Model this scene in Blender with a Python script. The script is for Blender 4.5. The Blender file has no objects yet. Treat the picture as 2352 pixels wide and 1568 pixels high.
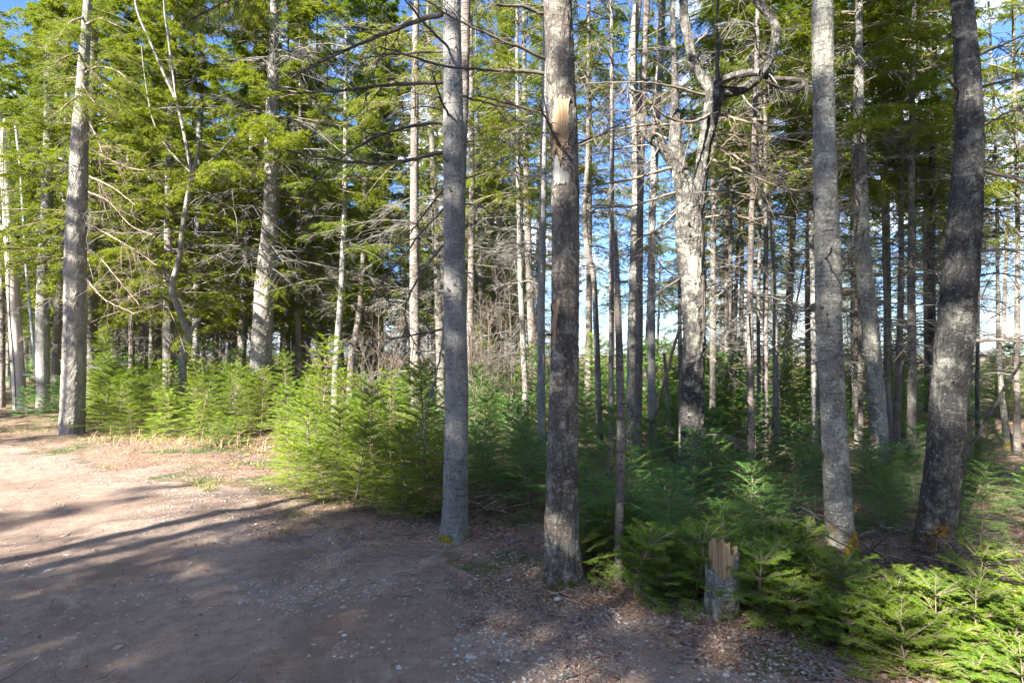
import bpy, math
import numpy as np
from mathutils import Vector
PI = math.pi
R = math.radians
S = bpy.context.scene
C = S.collection

# ---------------------------------------------------------------- camera, sky, sun
F, CX, HY, EYE = 1306.7, 1176.0, 800.0, 1.6      # the photograph measured at 2352 x 1568
cam = bpy.data.cameras.new("camera")
cam.lens = 20.0; cam.sensor_width = 36.0; cam.clip_start = 0.05; cam.clip_end = 1000
cam.shift_y = 16 / 2352
co = bpy.data.objects.new("camera", cam); C.objects.link(co)
co.location = (0, 0, EYE); co.rotation_euler = (R(90), 0, 0)
S.camera = co
SUN_EL, SUN_ROT = 31.0, 219.5
world = bpy.data.worlds.new("World"); S.world = world; world.use_nodes = True
nt = world.node_tree; nt.nodes.clear()
def wn(t, **k):
    n = nt.nodes.new(t)
    for a, b in k.items(): setattr(n, a, b)
    return n
sky = wn("ShaderNodeTexSky", sky_type='NISHITA', sun_disc=False, sun_elevation=R(SUN_EL), sun_rotation=R(SUN_ROT),
         air_density=1.0, dust_density=0.3, ozone_density=3.5)
tc = wn("ShaderNodeTexCoord"); mp = wn("ShaderNodeMapping"); mp.inputs['Scale'].default_value = (1.2, 1.2, 3.2)
nz = wn("ShaderNodeTexNoise"); nz.inputs['Scale'].default_value = 2.6; nz.inputs['Detail'].default_value = 8; nz.inputs['Roughness'].default_value = .6
cr = wn("ShaderNodeValToRGB"); cr.color_ramp.elements[0].position = .51; cr.color_ramp.elements[1].position = .70
mx = wn("ShaderNodeMix", data_type='RGBA'); mx.inputs[7].default_value = (13, 13.4, 14, 1)
bg = wn("ShaderNodeBackground"); bg.inputs['Strength'].default_value = .052
wo = wn("ShaderNodeOutputWorld")
L = nt.links.new
L(tc.outputs['Generated'], mp.inputs[0]); L(mp.outputs[0], nz.inputs[0]); L(nz.outputs['Fac'], cr.inputs[0])
L(cr.outputs[0], mx.inputs[0]); tn = wn('ShaderNodeMix', data_type='RGBA', blend_type='MULTIPLY'); tn.inputs[0].default_value = 1; tn.inputs[7].default_value = (.74, .92, 1.26, 1)
L(sky.outputs[0], tn.inputs[6]); L(tn.outputs[2], mx.inputs[6]); L(mx.outputs[2], bg.inputs[0]); L(bg.outputs[0], wo.inputs[0])
sd = bpy.data.lights.new("sun", 'SUN'); sd.energy = 5.0; sd.angle = R(.55); sd.color = (1.0, .93, .80)
so = bpy.data.objects.new("sun", sd); C.objects.link(so)
az = R(SUN_ROT); el = R(SUN_EL)
to_sun = Vector((math.sin(az) * math.cos(el), math.cos(az) * math.cos(el), math.sin(el)))
so.rotation_euler = to_sun.to_track_quat('Z', 'Y').to_euler(); so.location = (-8, -10, 12)
S.view_settings.view_transform = 'Standard'; S.view_settings.look = 'None'
S.view_settings.exposure = 2.55; S.view_settings.gamma = 1.0
S.cycles.use_denoising = True
S.cycles.max_bounces = 6; S.cycles.diffuse_bounces = 3; S.cycles.glossy_bounces = 1
S.cycles.transmission_bounces = 3; S.cycles.transparent_max_bounces = 4
S.cycles.use_adaptive_sampling = True; S.cycles.adaptive_threshold = .02
S.cycles.sample_clamp_indirect = 6

# ---------------------------------------------------------------- helpers
def W(x, y, d): return np.array([(x - CX) / F * d, d, EYE - (y - HY) / F * d])
def hash2(i, j, s):
    n = (i * 374761393 + j * 668265263 + s * 2147483647) & 0xFFFFFFFF
    n = ((n ^ (n >> 13)) * 1274126177) & 0xFFFFFFFF
    return ((n ^ (n >> 16)) & 0xFFFF) / 65535.0
def vn(x, y, s=0):
    x = np.asarray(x, float); y = np.asarray(y, float)
    i = np.floor(x).astype(np.int64); j = np.floor(y).astype(np.int64); u = x - i; v = y - j
    u = u * u * (3 - 2 * u); v = v * v * (3 - 2 * v)
    a, b, c, d = hash2(i, j, s), hash2(i + 1, j, s), hash2(i, j + 1, s), hash2(i + 1, j + 1, s)
    return (a * (1 - u) + b * u) * (1 - v) + (c * (1 - u) + d * u) * v
def fbm(x, y, s=0, o=4):
    t = 0; a = .5
    for k in range(o): t = t + a * vn(x * 2 ** k, y * 2 ** k, s + k); a *= .5
    return t
EX = [-60, -30, -12.5, -6.8, -3.7, -2.36, -1.73, -.68, 0, .67, 2, 6, 30, 60]
EY = [30, 19, 11.5, 8.7, 7.0, 5.36, 4.75, 3.95, 3.35, 2.72, 1.55, -1.9, -20, -45]
def road_in(x, y):       # metres inside the road's forest-side edge (positive on the road)
    return (np.interp(x, EX, EY) - y) * .72
def gh(x, y):            # height of the forest floor
    x = np.asarray(x, float); y = np.asarray(y, float)
    q = road_in(x, y)
    forest = np.clip(-q / 1.6, 0, 1)
    h = (fbm(x * .55, y * .55, 3) - .47) * .26 * forest + (fbm(x * 2.7, y * 2.7, 9) - .47) * .07 * np.clip(.35 + forest, 0, 1)
    h = h + .03 * np.exp(-((q + .55) / .5) ** 2)
    h = h + (vn(x * .7, y * .7, 5) - .5) * .05 * (1 - forest)
    far = np.clip((-q - 14) / 40, 0, 1)
    h = h - .062 * np.exp(-((q + .9) / 1.2) ** 2) * np.exp(-((x - 1) / 4.5) ** 2)
    for a_, b_, c_ in ((-.476, 4.75, .30), (.334, 3.87, .30), (2.5, 4.3, .36), (3.2, 4.35, .42), (-8.1, 10.5, .7), (1.25, 3.38, .2)):
        h = h + .03 * np.exp(-((x - a_) ** 2 + (y - b_) ** 2) / c_ ** 2)
    return h - .5 * far
def g1(x, y): return float(gh(x, y))

def mk(name, parts, mats, parent=None):
    """parts: (verts, faces, material index, smooth)"""
    vs, fl, ls, mi, sm = [], [], [], [], []
    off = 0
    for V, Fa, m, s in parts:
        if len(Fa) == 0: continue
        vs.append(V); Fa = np.asarray(Fa)
        fl.append((Fa + off).ravel()); ls.append(np.full(len(Fa), Fa.shape[1])); mi.append(np.full(len(Fa), m)); sm.append(np.full(len(Fa), s))
        off += len(V)
    V = np.concatenate(vs); FL = np.concatenate(fl); LT = np.concatenate(ls)
    me = bpy.data.meshes.new(name)
    me.vertices.add(len(V)); me.vertices.foreach_set("co", V.astype(np.float32).ravel())
    me.loops.add(len(FL)); me.loops.foreach_set("vertex_index", FL.astype(np.int32))
    me.polygons.add(len(LT)); st = np.concatenate([[0], np.cumsum(LT)[:-1]])
    me.polygons.foreach_set("loop_start", st.astype(np.int32))
    me.polygons.foreach_set("material_index", np.concatenate(mi).astype(np.int32))
    me.polygons.foreach_set("use_smooth", np.concatenate(sm).astype(bool))
    for m in mats: me.materials.append(m)
    me.update(calc_edges=True)
    o = bpy.data.objects.new(name, me); C.objects.link(o)
    if parent is not None: o.parent = parent
    return o
def tag(o, label=None, cat=None, group=None, kind=None):
    if label: o["label"] = label
    if cat: o["category"] = cat
    if group: o["group"] = group
    if kind: o["kind"] = kind
    return o
def thing(name, label, cat, loc=(0, 0, 0), group=None):
    o = bpy.data.objects.new(name, None); C.objects.link(o); o.location = loc; o.empty_display_size = .1
    return tag(o, label, cat, group)
def dup(root, loc, rz=0, sc=1, label=None, group=None, tilt=(0, 0)):
    r = root.copy(); C.objects.link(r); r.location = loc; r.rotation_euler = (tilt[0], tilt[1], rz)
    r.scale = (sc, sc, sc) if not hasattr(sc, '__len__') else sc
    if label: r["label"] = label
    if group: r["group"] = group
    for ch in root.children:
        c = ch.copy(); C.objects.link(c); c.parent = r
    return r
def nrm(a): return a / (np.linalg.norm(a, axis=-1, keepdims=True) + 1e-9)
def tubes(P, Rr, sides=4, cap=False):
    """P (N,K,3) polylines, Rr (N,K) radii -> verts, quads"""
    P = np.asarray(P, float)
    if P.ndim == 2: P = P[None]; Rr = np.asarray(Rr, float)[None]
    N, K, _ = P.shape
    T = np.gradient(P, axis=1); T = nrm(T)
    mean = nrm(P[:, -1] - P[:, 0])
    ref = np.where(np.abs(mean[:, 2:3]) > .8, np.array([[1., 0, 0]]), np.array([[0., 0, 1.]]))[:, None, :]
    A = nrm(np.cross(T, np.broadcast_to(ref, T.shape))); B = np.cross(T, A)
    a = np.arange(sides) / sides * 2 * PI
    V = P[:, :, None, :] + Rr[:, :, None, None] * (np.cos(a)[None, None, :, None] * A[:, :, None, :] + np.sin(a)[None, None, :, None] * B[:, :, None, :])
    idx = np.arange(N * K * sides).reshape(N, K, sides)
    q = np.stack([idx[:, :-1, :], np.roll(idx[:, :-1, :], -1, 2), np.roll(idx[:, 1:, :], -1, 2), idx[:, 1:, :]], -1).reshape(-1, 4)
    return V.reshape(-1, 3), q
def grow(P, n, Lmin, Lmax, rng, K=4, tmin=.15, tmax=1., ang=(.7, 1.1), flat=0., g=-.15, wob=.12, taper=.6):
    """n child polylines from each parent polyline"""
    N, KP, _ = P.shape
    pi = np.repeat(np.arange(N), n); M = len(pi)
    t = rng.uniform(tmin, tmax, M); x = t * (KP - 1); i = np.minimum(x.astype(int), KP - 2); f = (x - i)[:, None]
    p0 = P[pi, i] * (1 - f) + P[pi, i + 1] * f
    T = nrm(P[pi, i + 1] - P[pi, i])
    side = nrm(np.cross(T, np.array([0, 0, 1.]))) * np.where(rng.random(M) < .5, -1., 1.)[:, None]
    rnd = rng.normal(size=(M, 3)); rnd = nrm(rnd - (rnd * T).sum(1, keepdims=True) * T)
    lat = nrm(side * flat + rnd * (1 - flat))
    a = rng.uniform(*ang, M)[:, None]
    D = nrm(T * np.cos(a) + lat * np.sin(a))
    Ln = rng.uniform(Lmin, Lmax, M) * (1 - taper * t)
    s = np.linspace(0, 1, K)
    bend = rng.normal(size=(M, 3)) * wob; bend[:, 2] += g
    Q = p0[:, None] + Ln[:, None, None] * (D[:, None] * s[None, :, None] + bend[:, None] * (s ** 2)[None, :, None])
    return Q
def rad(n, K, r0, r1): return np.broadcast_to(np.linspace(r0, r1, K), (n, K))
def needles(Q, per, ln, wd, rng, flat=.6, fwd=.55, t0=0.):
    """needle triangles along polylines Q"""
    N, K, _ = Q.shape
    pi = np.repeat(np.arange(N), per); M = len(pi)
    t = rng.uniform(t0, 1, M); x = t * (K - 1); i = np.minimum(x.astype(int), K - 2); f = (x - i)[:, None]
    p = Q[pi, i] * (1 - f) + Q[pi, i + 1] * f
    T = nrm(Q[pi, i + 1] - Q[pi, i])
    side = nrm(np.cross(T, np.array([0, 0, 1.]))) * np.where(rng.random(M) < .5, -1., 1.)[:, None]
    rnd = rng.normal(size=(M, 3)); rnd[:, 2] = np.abs(rnd[:, 2]) * .8; rnd = nrm(rnd)
    D = nrm(T * fwd + nrm(side * flat + rnd * (1 - flat)))
    Wv = nrm(np.cross(D, rng.normal(size=(M, 3)) * .5 + np.array([0, 0, 1.])))
    l = (ln * rng.uniform(.7, 1.2, M))[:, None]
    V = np.stack([p - Wv * wd * .5, p + Wv * wd * .5, p + D * l + Wv * wd * .12, ], 1).reshape(-1, 3)
    return V, np.arange(M * 3).reshape(-1, 3)

# ---------------------------------------------------------------- materials
class N:
    def __init__(s, name):
        s.m = bpy.data.materials.new(name); s.m.use_nodes = True; s.t = s.m.node_tree; s.t.nodes.clear()
        s.out = s.n("ShaderNodeOutputMaterial"); s.tc = s.n("ShaderNodeTexCoord"); s.oi = s.n("ShaderNodeObjectInfo")
    def n(s, t, **k):
        n = s.t.nodes.new(t)
        for a, b in k.items(): setattr(n, a, b)
        return n
    def l(s, a, b): s.t.links.new(a, b)
    def noise(s, scale, detail=4, rough=.55, sc=(1, 1, 1), off=True, dist=0.):
        mp = s.n("ShaderNodeMapping"); mp.inputs['Scale'].default_value = sc
        s.l(s.tc.outputs['Object'], mp.inputs[0])
        if off:
            m = s.n("ShaderNodeMath", operation='MULTIPLY'); m.inputs[1].default_value = 37.; s.l(s.oi.outputs['Random'], m.inputs[0]); s.l(m.outputs[0], mp.inputs['Location'])
        z = s.n("ShaderNodeTexNoise"); z.inputs['Scale'].default_value = scale; z.inputs['Detail'].default_value = detail
        z.inputs['Roughness'].default_value = rough; z.inputs['Distortion'].default_value = dist
        s.l(mp.outputs[0], z.inputs['Vector']); return z.outputs['Fac']
    def ramp(s, v, a, b, ca=(0, 0, 0, 1), cb=(1, 1, 1, 1)):
        r = s.n("ShaderNodeValToRGB"); e = r.color_ramp.elements; e[0].position = a; e[1].position = b
        e[0].color = (*ca[:3], 1); e[1].color = (*cb[:3], 1); s.l(v, r.inputs[0]); return r.outputs[0]
    def mix(s, f, a, b, mode='MIX'):
        m = s.n("ShaderNodeMix", data_type='RGBA', blend_type=mode)
        for k, v in ((0, f), (6, a), (7, b)):
            if isinstance(v, (int, float)): m.inputs[k].default_value = v
            elif isinstance(v, tuple): m.inputs[k].default_value = (*v[:3], 1)
            else: s.l(v, m.inputs[k])
        return m.outputs[2]
    def math(s, op, a, b):
        m = s.n("ShaderNodeMath", operation=op)
        for k, v in ((0, a), (1, b)):
            if isinstance(v, (int, float)): m.inputs[k].default_value = v
            else: s.l(v, m.inputs[k])
        return m.outputs[0]
    def surf(s, col, rough=.9, bump=None, dist=.01, strength=.8, spec=.25):
        p = s.n("ShaderNodeBsdfPrincipled"); p.inputs['Roughness'].default_value = rough
        p.inputs['Specular IOR Level'].default_value = spec
        if isinstance(col, tuple): p.inputs['Base Color'].default_value = (*col[:3], 1)
        else: s.l(col, p.inputs['Base Color'])
        if bump is not None:
            b = s.n("ShaderNodeBump"); b.inputs['Distance'].default_value = dist; b.inputs['Strength'].default_value = strength
            s.l(bump, b.inputs['Height']); s.l(b.outputs[0], p.inputs['Normal'])
        s.l(p.outputs[0], s.out.inputs[0]); return s.m
def bark(name, a, b, lichen=(.46, .47, .40), lam=.5, dark=.5, ring=.5, moss=None, mh=.25, scar=None):
    s = N(name)
    c = s.mix(s.ramp(s.noise(5, 6, .65, (1, 1, .45)), .38, .66), a, b)
    c = s.mix(s.math('MULTIPLY', s.ramp(s.noise(8, 5, .6, (1, 1, 1.1), dist=.6), .52, .62), lam), c, lichen)
    c = s.mix(s.math('MULTIPLY', s.ramp(s.noise(42, 3, .6), .57, .64), lam * .8), c, (.55, .56, .52))
    crack = s.noise(16, 6, .7, (1, 1, .28), dist=1.2)
    c = s.mix(s.math('MULTIPLY', s.ramp(crack, .54, .70), dark), c, tuple(v * .3 for v in a))
    rg = s.noise(7, 4, .7, (1, 1, 9), dist=.3)
    c = s.mix(s.math('MULTIPLY', s.ramp(rg, .58, .68), ring * .7), c, tuple(v * .35 for v in a))
    if scar: c = s.mix(s.ramp(s.noise(3.2, 5, .6, (1, 1, .6), dist=.8), .66, .70), c, scar)
    if moss:
        sx = s.n("ShaderNodeSeparateXYZ"); s.l(s.tc.outputs['Object'], sx.inputs[0])
        hh = s.math('ADD', sx.outputs[2], s.math('MULTIPLY', s.math('SUBTRACT', s.noise(6, 5, .6), .5), mh * 4.5))
        f = s.ramp(hh, mh * .55, mh * 1.1, (1, 1, 1), (0, 0, 0))
        f = s.math('MULTIPLY', f, s.ramp(s.noise(5.5, 5, .7, dist=.8), .44, .58))
        mc = s.mix(s.ramp(s.noise(28, 4), .4, .7), moss, tuple(v * .35 for v in moss))
        c = s.mix(f, c, mc)
    c = s.mix(s.math('MULTIPLY', s.ramp(s.noise(75, 3, .7, (1, 1, .5)), .56, .64), .7), c, tuple(v * .35 for v in a))
    h = s.math('ADD', s.math('MULTIPLY', s.noise(60, 4, .7), .5), s.math('SUBTRACT', 1., s.math('MULTIPLY', s.ramp(crack, .45, .7), dark)))
    h = s.math('SUBTRACT', h, s.math('MULTIPLY', s.ramp(rg, .55, .7), ring))
    return s.surf(c, .92, h, .018, 1.)
B_SNAG = bark("bark_snag", (.06, .055, .053), (.14, .13, .122), lam=.4, dark=.9, ring=.2)
B_GREY = bark("bark_grey", (.13, .115, .105), (.24, .215, .195), lam=.3)
B_PALE = bark("bark_pale", (.17, .16, .145), (.31, .295, .27), lam=.7, dark=.45, ring=.55, moss=(.34, .24, .02), mh=.20, scar=(.16, .075, .035))
B_MID = bark("bark_mid", (.21, .205, .205), (.32, .31, .305), lam=.3, dark=.35, ring=.45, moss=(.22, .20, .03), mh=.07)
B_BROWN = bark("bark_brown", (.10, .085, .075), (.18, .155, .14), lam=.45, dark=.7, ring=.35, moss=(.12, .12, .03), mh=.06, scar=(.10, .07, .045))
B_DARK = bark("bark_dark", (.05, .048, .05), (.11, .105, .10), lam=.28, dark=.9, ring=.35, moss=(.20, .11, .03), mh=.30)
B_THIN = bark("bark_thin", (.15, .125, .115), (.27, .235, .215), lam=.25, dark=.4, ring=.7)
B_BIG = bark("bark_broad", (.20, .185, .17), (.34, .315, .29), lam=.35, dark=.85, ring=.25)
def simple(name, a, b, scale=20, rough=.85, sc=(1, 1, 1), dist=.004):
    s = N(name); z = s.noise(scale, 5, .6, sc)
    return s.surf(s.mix(s.ramp(z, .35, .68), a, b), rough, z, dist, .7)
M_DEAD = simple("dead_wood", (.10, .092, .086), (.25, .235, .215), 9)
M_TWIG = simple("twig_wood", (.14, .105, .08), (.28, .23, .18), 9)
M_DARKTW = simple("dark_branch_wood", (.06, .05, .045), (.17, .145, .125), 12)
M_WOOD = simple("split_wood", (.26, .16, .085), (.47, .36, .23), 26, .8, (1, 1, .06), .01)
M_RAW = simple("bare_sapwood", (.30, .20, .12), (.46, .35, .24), 18, .75, (1, 1, .1), .006)
def leafmat(name, ca, cb, trans=.35, cy=None):
    s = N(name)
    c = s.mix(s.ramp(s.noise(1.6, 3, .6), .35, .66), ca, cb)
    c = s.mix(s.math('MULTIPLY', s.oi.outputs['Random'], .55), c, cy or cb)
    c = s.mix(s.math('MULTIPLY', s.ramp(s.noise(9, 3, .6), .50, .64), .6), c, cy or cb)
    c = s.mix(s.math('MULTIPLY', s.ramp(s.noise(4.5, 4, .7, dist=.5), .64, .70), .7), c, (.17, .10, .05))
    p = s.n("ShaderNodeBsdfPrincipled"); s.l(c, p.inputs['Base Color']); p.inputs['Roughness'].default_value = .6
    p.inputs['Specular IOR Level'].default_value = .15
    tr = s.n("ShaderNodeBsdfTranslucent"); s.l(s.mix(.5, c, (.22, .30, .02)), tr.inputs[0])
    m = s.n("ShaderNodeMixShader"); m.inputs[0].default_value = trans
    s.l(p.outputs[0], m.inputs[1]); s.l(tr.outputs[0], m.inputs[2]); s.l(m.outputs[0], s.out.inputs[0]); return s.m
M_NEED = leafmat("spruce_needles", (.08, .17, .02), (.20, .29, .025), .45, (.30, .30, .03))
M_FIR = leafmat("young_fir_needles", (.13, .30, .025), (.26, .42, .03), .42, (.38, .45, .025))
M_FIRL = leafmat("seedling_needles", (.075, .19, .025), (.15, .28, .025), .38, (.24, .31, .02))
M_FIRD = leafmat("shade_tinted_fir_needles", (.06, .23, .085), (.12, .33, .08), .40, (.22, .38, .05))  # young firs out of the sun: the shade's blue-green is put into the colour

# ---------------------------------------------------------------- ground and road
def warp(n, a, b, c, p):
    t = np.linspace(-1, 1, n); t = np.sign(t) * np.abs(t) ** p
    return np.where(t < 0, c + t * (c - a), c + t * (b - c))
def sheet(xs, ys, hf):
    X, Y = np.meshgrid(xs, ys); Z = hf(X, Y)
    V = np.stack([X, Y, Z], -1).reshape(-1, 3); i = np.arange(len(xs) * len(ys)).reshape(len(ys), len(xs))
    Q = np.stack([i[:-1, :-1], i[:-1, 1:], i[1:, 1:], i[1:, :-1]], -1).reshape(-1, 4)
    return V, Q
def mat_floor():
    s = N("forest_floor")
    c = s.mix(s.ramp(s.noise(3, 6, .65, off=False), .4, .62), (.15, .085, .055), (.27, .18, .125))
    c = s.mix(s.ramp(s.noise(34, 5, .7, off=False), .45, .66), c, (.36, .27, .20))
    c = s.mix(s.ramp(s.noise(.9, 4, .6, off=False), .50, .60), c, (.07, .10, .03))
    return s.surf(c, .95, s.noise(45, 6, .75, off=False), .03, 1.)
def mat_road():
    s = N("packed_dirt")
    c = s.mix(s.ramp(s.noise(.8, 6, .6, off=False), .36, .64), (.34, .245, .195), (.42, .32, .26))
    c = s.mix(s.ramp(s.noise(11, 6, .7, off=False), .42, .70), c, (.24, .17, .14))
    g = s.noise(120, 3, .7, off=False)
    c = s.mix(s.ramp(g, .56, .68), c, (.50, .44, .38))
    c = s.mix(s.ramp(s.noise(2.2, 4, .6, off=False, dist=1), .60, .68), c, (.46, .37, .29))
    c = s.mix(s.ramp(s.noise(.5, 4, .6, off=False, dist=1.5), .46, .58), c, s.mix(.6, c, (.22, .15, .115)))
    h = s.math('ADD', s.noise(7, 8, .75, off=False), s.math('MULTIPLY', g, .45))
    return s.surf(c, .95, h, .05, 1.)
xs = warp(460, -140, 140, 0, 2.3); ys = warp(460, -60, 170, 4.5, 2.2)
g = mk("ground", [(*sheet(xs, ys, gh), 0, True)], [mat_floor()]); tag(g, kind="structure")
def rh(x, y):
    q = road_in(x, y) + (fbm(x * 1.3, y * 1.3, 21) - .47) * 1.5 + (fbm(x * 6, y * 6, 25) - .47) * .35
    base = (vn(x * .7, y * .7, 5) - .5) * .05 + (fbm(x * 2.7, y * 2.7, 9) - .47) * .07 * .35
    ruts = .018 * np.sin(q * 2.3) * np.clip(q / 2, 0, 1) + (fbm(x * 7, y * 7, 31) - .47) * .035 + (np.abs(fbm(x * 2.5, y * 2.5, 35) - .47)) * -.05
    return base + np.clip(q * .06, -.12, .034) + ruts * .6
xr = warp(420, -60, 40, -1, 2.0); yr = warp(420, -40, 34, 3.5, 2.0)
V, Q = sheet(xr, yr, rh)
keep = (road_in(V[:, 0], V[:, 1]) > -1.5)
Q = Q[keep[Q].all(1)]
far = road_in(V[:, 0], V[:, 1]) < 7.5
Q = Q[far[Q].all(1)]
rd = mk("road", [(V, Q, 0, True)], [mat_road()]); tag(rd, kind="structure")
def topz(x, y):
    a = gh(x, y); b = rh(x, y); q = road_in(x, y)
    return np.where((q > -1.4) & (q < 7.4), np.maximum(a, b), a)

# ---------------------------------------------------------------- trunks
def resample(P, r, step):
    P = np.asarray(P, float); seg = np.linalg.norm(np.diff(P, axis=0), axis=1); s = np.concatenate([[0], np.cumsum(seg)])
    n = max(3, int(s[-1] / step)); t = np.linspace(0, s[-1], n)
    # smooth interpolation (cosine-free catmull through np.interp + blur)
    Q = np.stack([np.interp(t, s, P[:, k]) for k in range(3)], 1); rr = np.interp(t, s, r)
    w = max(1, int(.12 / step))
    for _ in range(3):
        k = np.ones(2 * w + 1) / (2 * w + 1)
        Qp = np.pad(Q, ((w, w), (0, 0)), mode='reflect', reflect_type='odd')
        Q = np.stack([np.convolve(Qp[:, j], k, 'valid') for j in range(3)], 1)
        rr = np.convolve(np.pad(rr, w, mode='edge'), k, 'valid')
    return Q, rr
def lumpy_tube(P, r, sides, rng, amp=.05, flare=None, sd=0):
    K = len(P)
    V, q = tubes(P[None], r[None], sides)
    V = V.reshape(K, sides, 3); a = np.arange(sides) / sides * 2 * PI
    z = np.concatenate([[0], np.cumsum(np.linalg.norm(np.diff(P, axis=0), axis=1))])[:, None]
    A = np.broadcast_to(a, (K, sides))
    # periodic noise around the girth
    n1 = vn(np.cos(A) * 1.3 + 9, np.sin(A) * 1.3 + z * 1.6 + 5, sd) + .5 * vn(np.cos(A) * 3 + 9, np.sin(A) * 3 + z * 5, sd + 1) + .3 * vn(np.cos(A) * 7 + 19, np.sin(A) * 7 + z * 17, sd + 2)
    if sides > 60:
        n1 = n1 + .75 * np.abs(vn(A * 5.1, z * 16 + vn(A * 2, z * 5, 3) * 2, sd + 5) - .5) * 2 * .9 + .5 * vn(A * 11, z * 42, sd + 6) - .55
    d = (n1 - .9) * amp
    if flare: d = d + flare * np.exp(-np.clip(z - .13, 0, 9) / .11) * (.25 + 1.0 * np.clip(np.cos(A * 2.5 + sd) * .6 + np.cos(A * 4 + sd * 2) * .6, 0, 1) ** 1.4)
    V = P[:, None] + (V - P[:, None]) * (1 + d[:, :, None])
    return V.reshape(-1, 3), q
def bare(P0, r0, n, zlo, zhi, Lmin, Lmax, rng, droop=-.25, n1=7, n2=3, thick=.011, cl=None):
    """dead lateral branches all round a trunk; P0: function height -> (x, y, r)"""
    z = rng.uniform(zlo, zhi, n); a = rng.uniform(0, 2 * PI, n)
    if cl is not None: a = cl + rng.normal(0, .9, n)
    b = np.array([P0(t) for t in z]); st = np.stack([b[:, 0], b[:, 1], z], 1)
    D = np.stack([np.cos(a), np.sin(a), rng.uniform(-.15, .3, n)], 1)
    Ln = rng.uniform(Lmin, Lmax, n); s = np.linspace(0, 1, 7)
    bend = rng.normal(size=(n, 3)) * .10; bend[:, 2] += droop
    M = st[:, None] + Ln[:, None, None] * (D[:, None] * s[None, :, None] + bend[:, None] * (s ** 2)[None, :, None])
    M[:, :, 2] += .03 * Ln[:, None] * np.sin(s * 5 + rng.uniform(0, 6, (n, 1)))
    r = thick * (.5 + .5 * Ln / Lmax)[:, None] * np.linspace(1, .25, 7)[None]
    c1 = grow(M, n1, .15, .75 * Lmax * .6, rng, 5, .2, 1, (.5, 1.1), .6, -.25, .15)
    c2 = grow(c1, n2, .08, .35, rng, 3, .2, 1, (.4, 1.0), .4, -.2, .15)
    return [(*tubes(M, r, 4), 0, True), (*tubes(c1, rad(len(c1), 5, thick * .38, .0022), 3), 0, True), (*tubes(c2, rad(len(c2), 3, .0028, .0014), 3), 0, True)]
def crown(n, zlo, zhi, Lbase, Ltop, rng, P0=lambda z: (0, 0, .05), droop=-.35, up=.1, ntw=20, nsub=7, per=8, nl=.035, nw=.010, a0=None, spread=PI, tm=.12):
    u = np.sort(rng.random(n)); z = zlo + (zhi - zlo) * u
    a = rng.uniform(0, 2 * PI, n) if a0 is None else a0 + rng.uniform(-spread, spread, n)
    b = np.array([P0(t) for t in z]); st = np.stack([b[:, 0], b[:, 1], z], 1)
    D = np.stack([np.cos(a), np.sin(a), up + u * .5 + rng.normal(0, .1, n)], 1)
    Ln = (Lbase + (Ltop - Lbase) * u) * rng.uniform(.6, 1.15, n); s = np.linspace(0, 1, 7)
    bend = rng.normal(size=(n, 3)) * .08; bend[:, 2] += droop
    M = st[:, None] + Ln[:, None, None] * (D[:, None] * s[None, :, None] + bend[:, None] * (s ** 2)[None, :, None])
    tw = []
    # twig length follows the bough's own length
    T = grow(M, ntw, .28, .62, rng, 5, tm, 1, (.6, 1.15), .75, -.30, .12, taper=.55)
    T = T[:, :1] + (T - T[:, :1]) * np.repeat(Ln / Lbase, ntw)[:, None, None].clip(.35, 1.3)
    U = grow(T, nsub, .07, .20, rng, 3, .1, 1, (.5, 1.0), .6, -.25, .1, taper=.4)
    return [(*tubes(M, np.broadcast_to(np.linspace(.014, .003, 7), (n, 7)), 4), 1, True),
            (*tubes(T, rad(len(T), 5, .0045, .002), 3), 1, True),
            (*needles(U, per, nl, nw, rng, .45), 0, False), (*needles(T, per * 2, nl, nw, rng, .45), 0, False)]

# tree prototypes -------------------------------------------------------------
def proto_tree(r, H, z0, seed, matb, low=False, Lb=1.5, nb=60, nbare=42, **ck):
    rng = np.random.default_rng(seed)
    a = thing("spruce_tree", "", "tree")
    z = np.linspace(-.25, H, 40); sw = .06
    P = np.stack([np.sin(z * .35 + seed) * sw - np.sin(seed) * sw, np.cos(z * .28 + seed) * sw - np.cos(seed) * sw, z], 1)
    rr = r * np.clip(1 - (z / H), .04, 1) ** .75 * (1 + .35 * np.exp(-np.clip(z, 0, 9) / .25))
    mk("trunk", [(*lumpy_tube(P, rr, 12, rng, .10, None, seed), 0, True)], [matb], a)
    f = lambda t: (np.interp(t, z, P[:, 0]), np.interp(t, z, P[:, 1]), r)
    c = mk("crown", crown(nb, z0, H - .2, Lb, .25, rng, f, **ck), [M_NEED, M_TWIG], a)
    k = mk("branch_tangle", bare(f, r, nbare, .9 if not low else .6, z0 + 2.2, .4, 1.5, rng, n1=9, n2=4, thick=.008), [M_DEAD], a); k["kind"] = "stuff"
    return a
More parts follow.
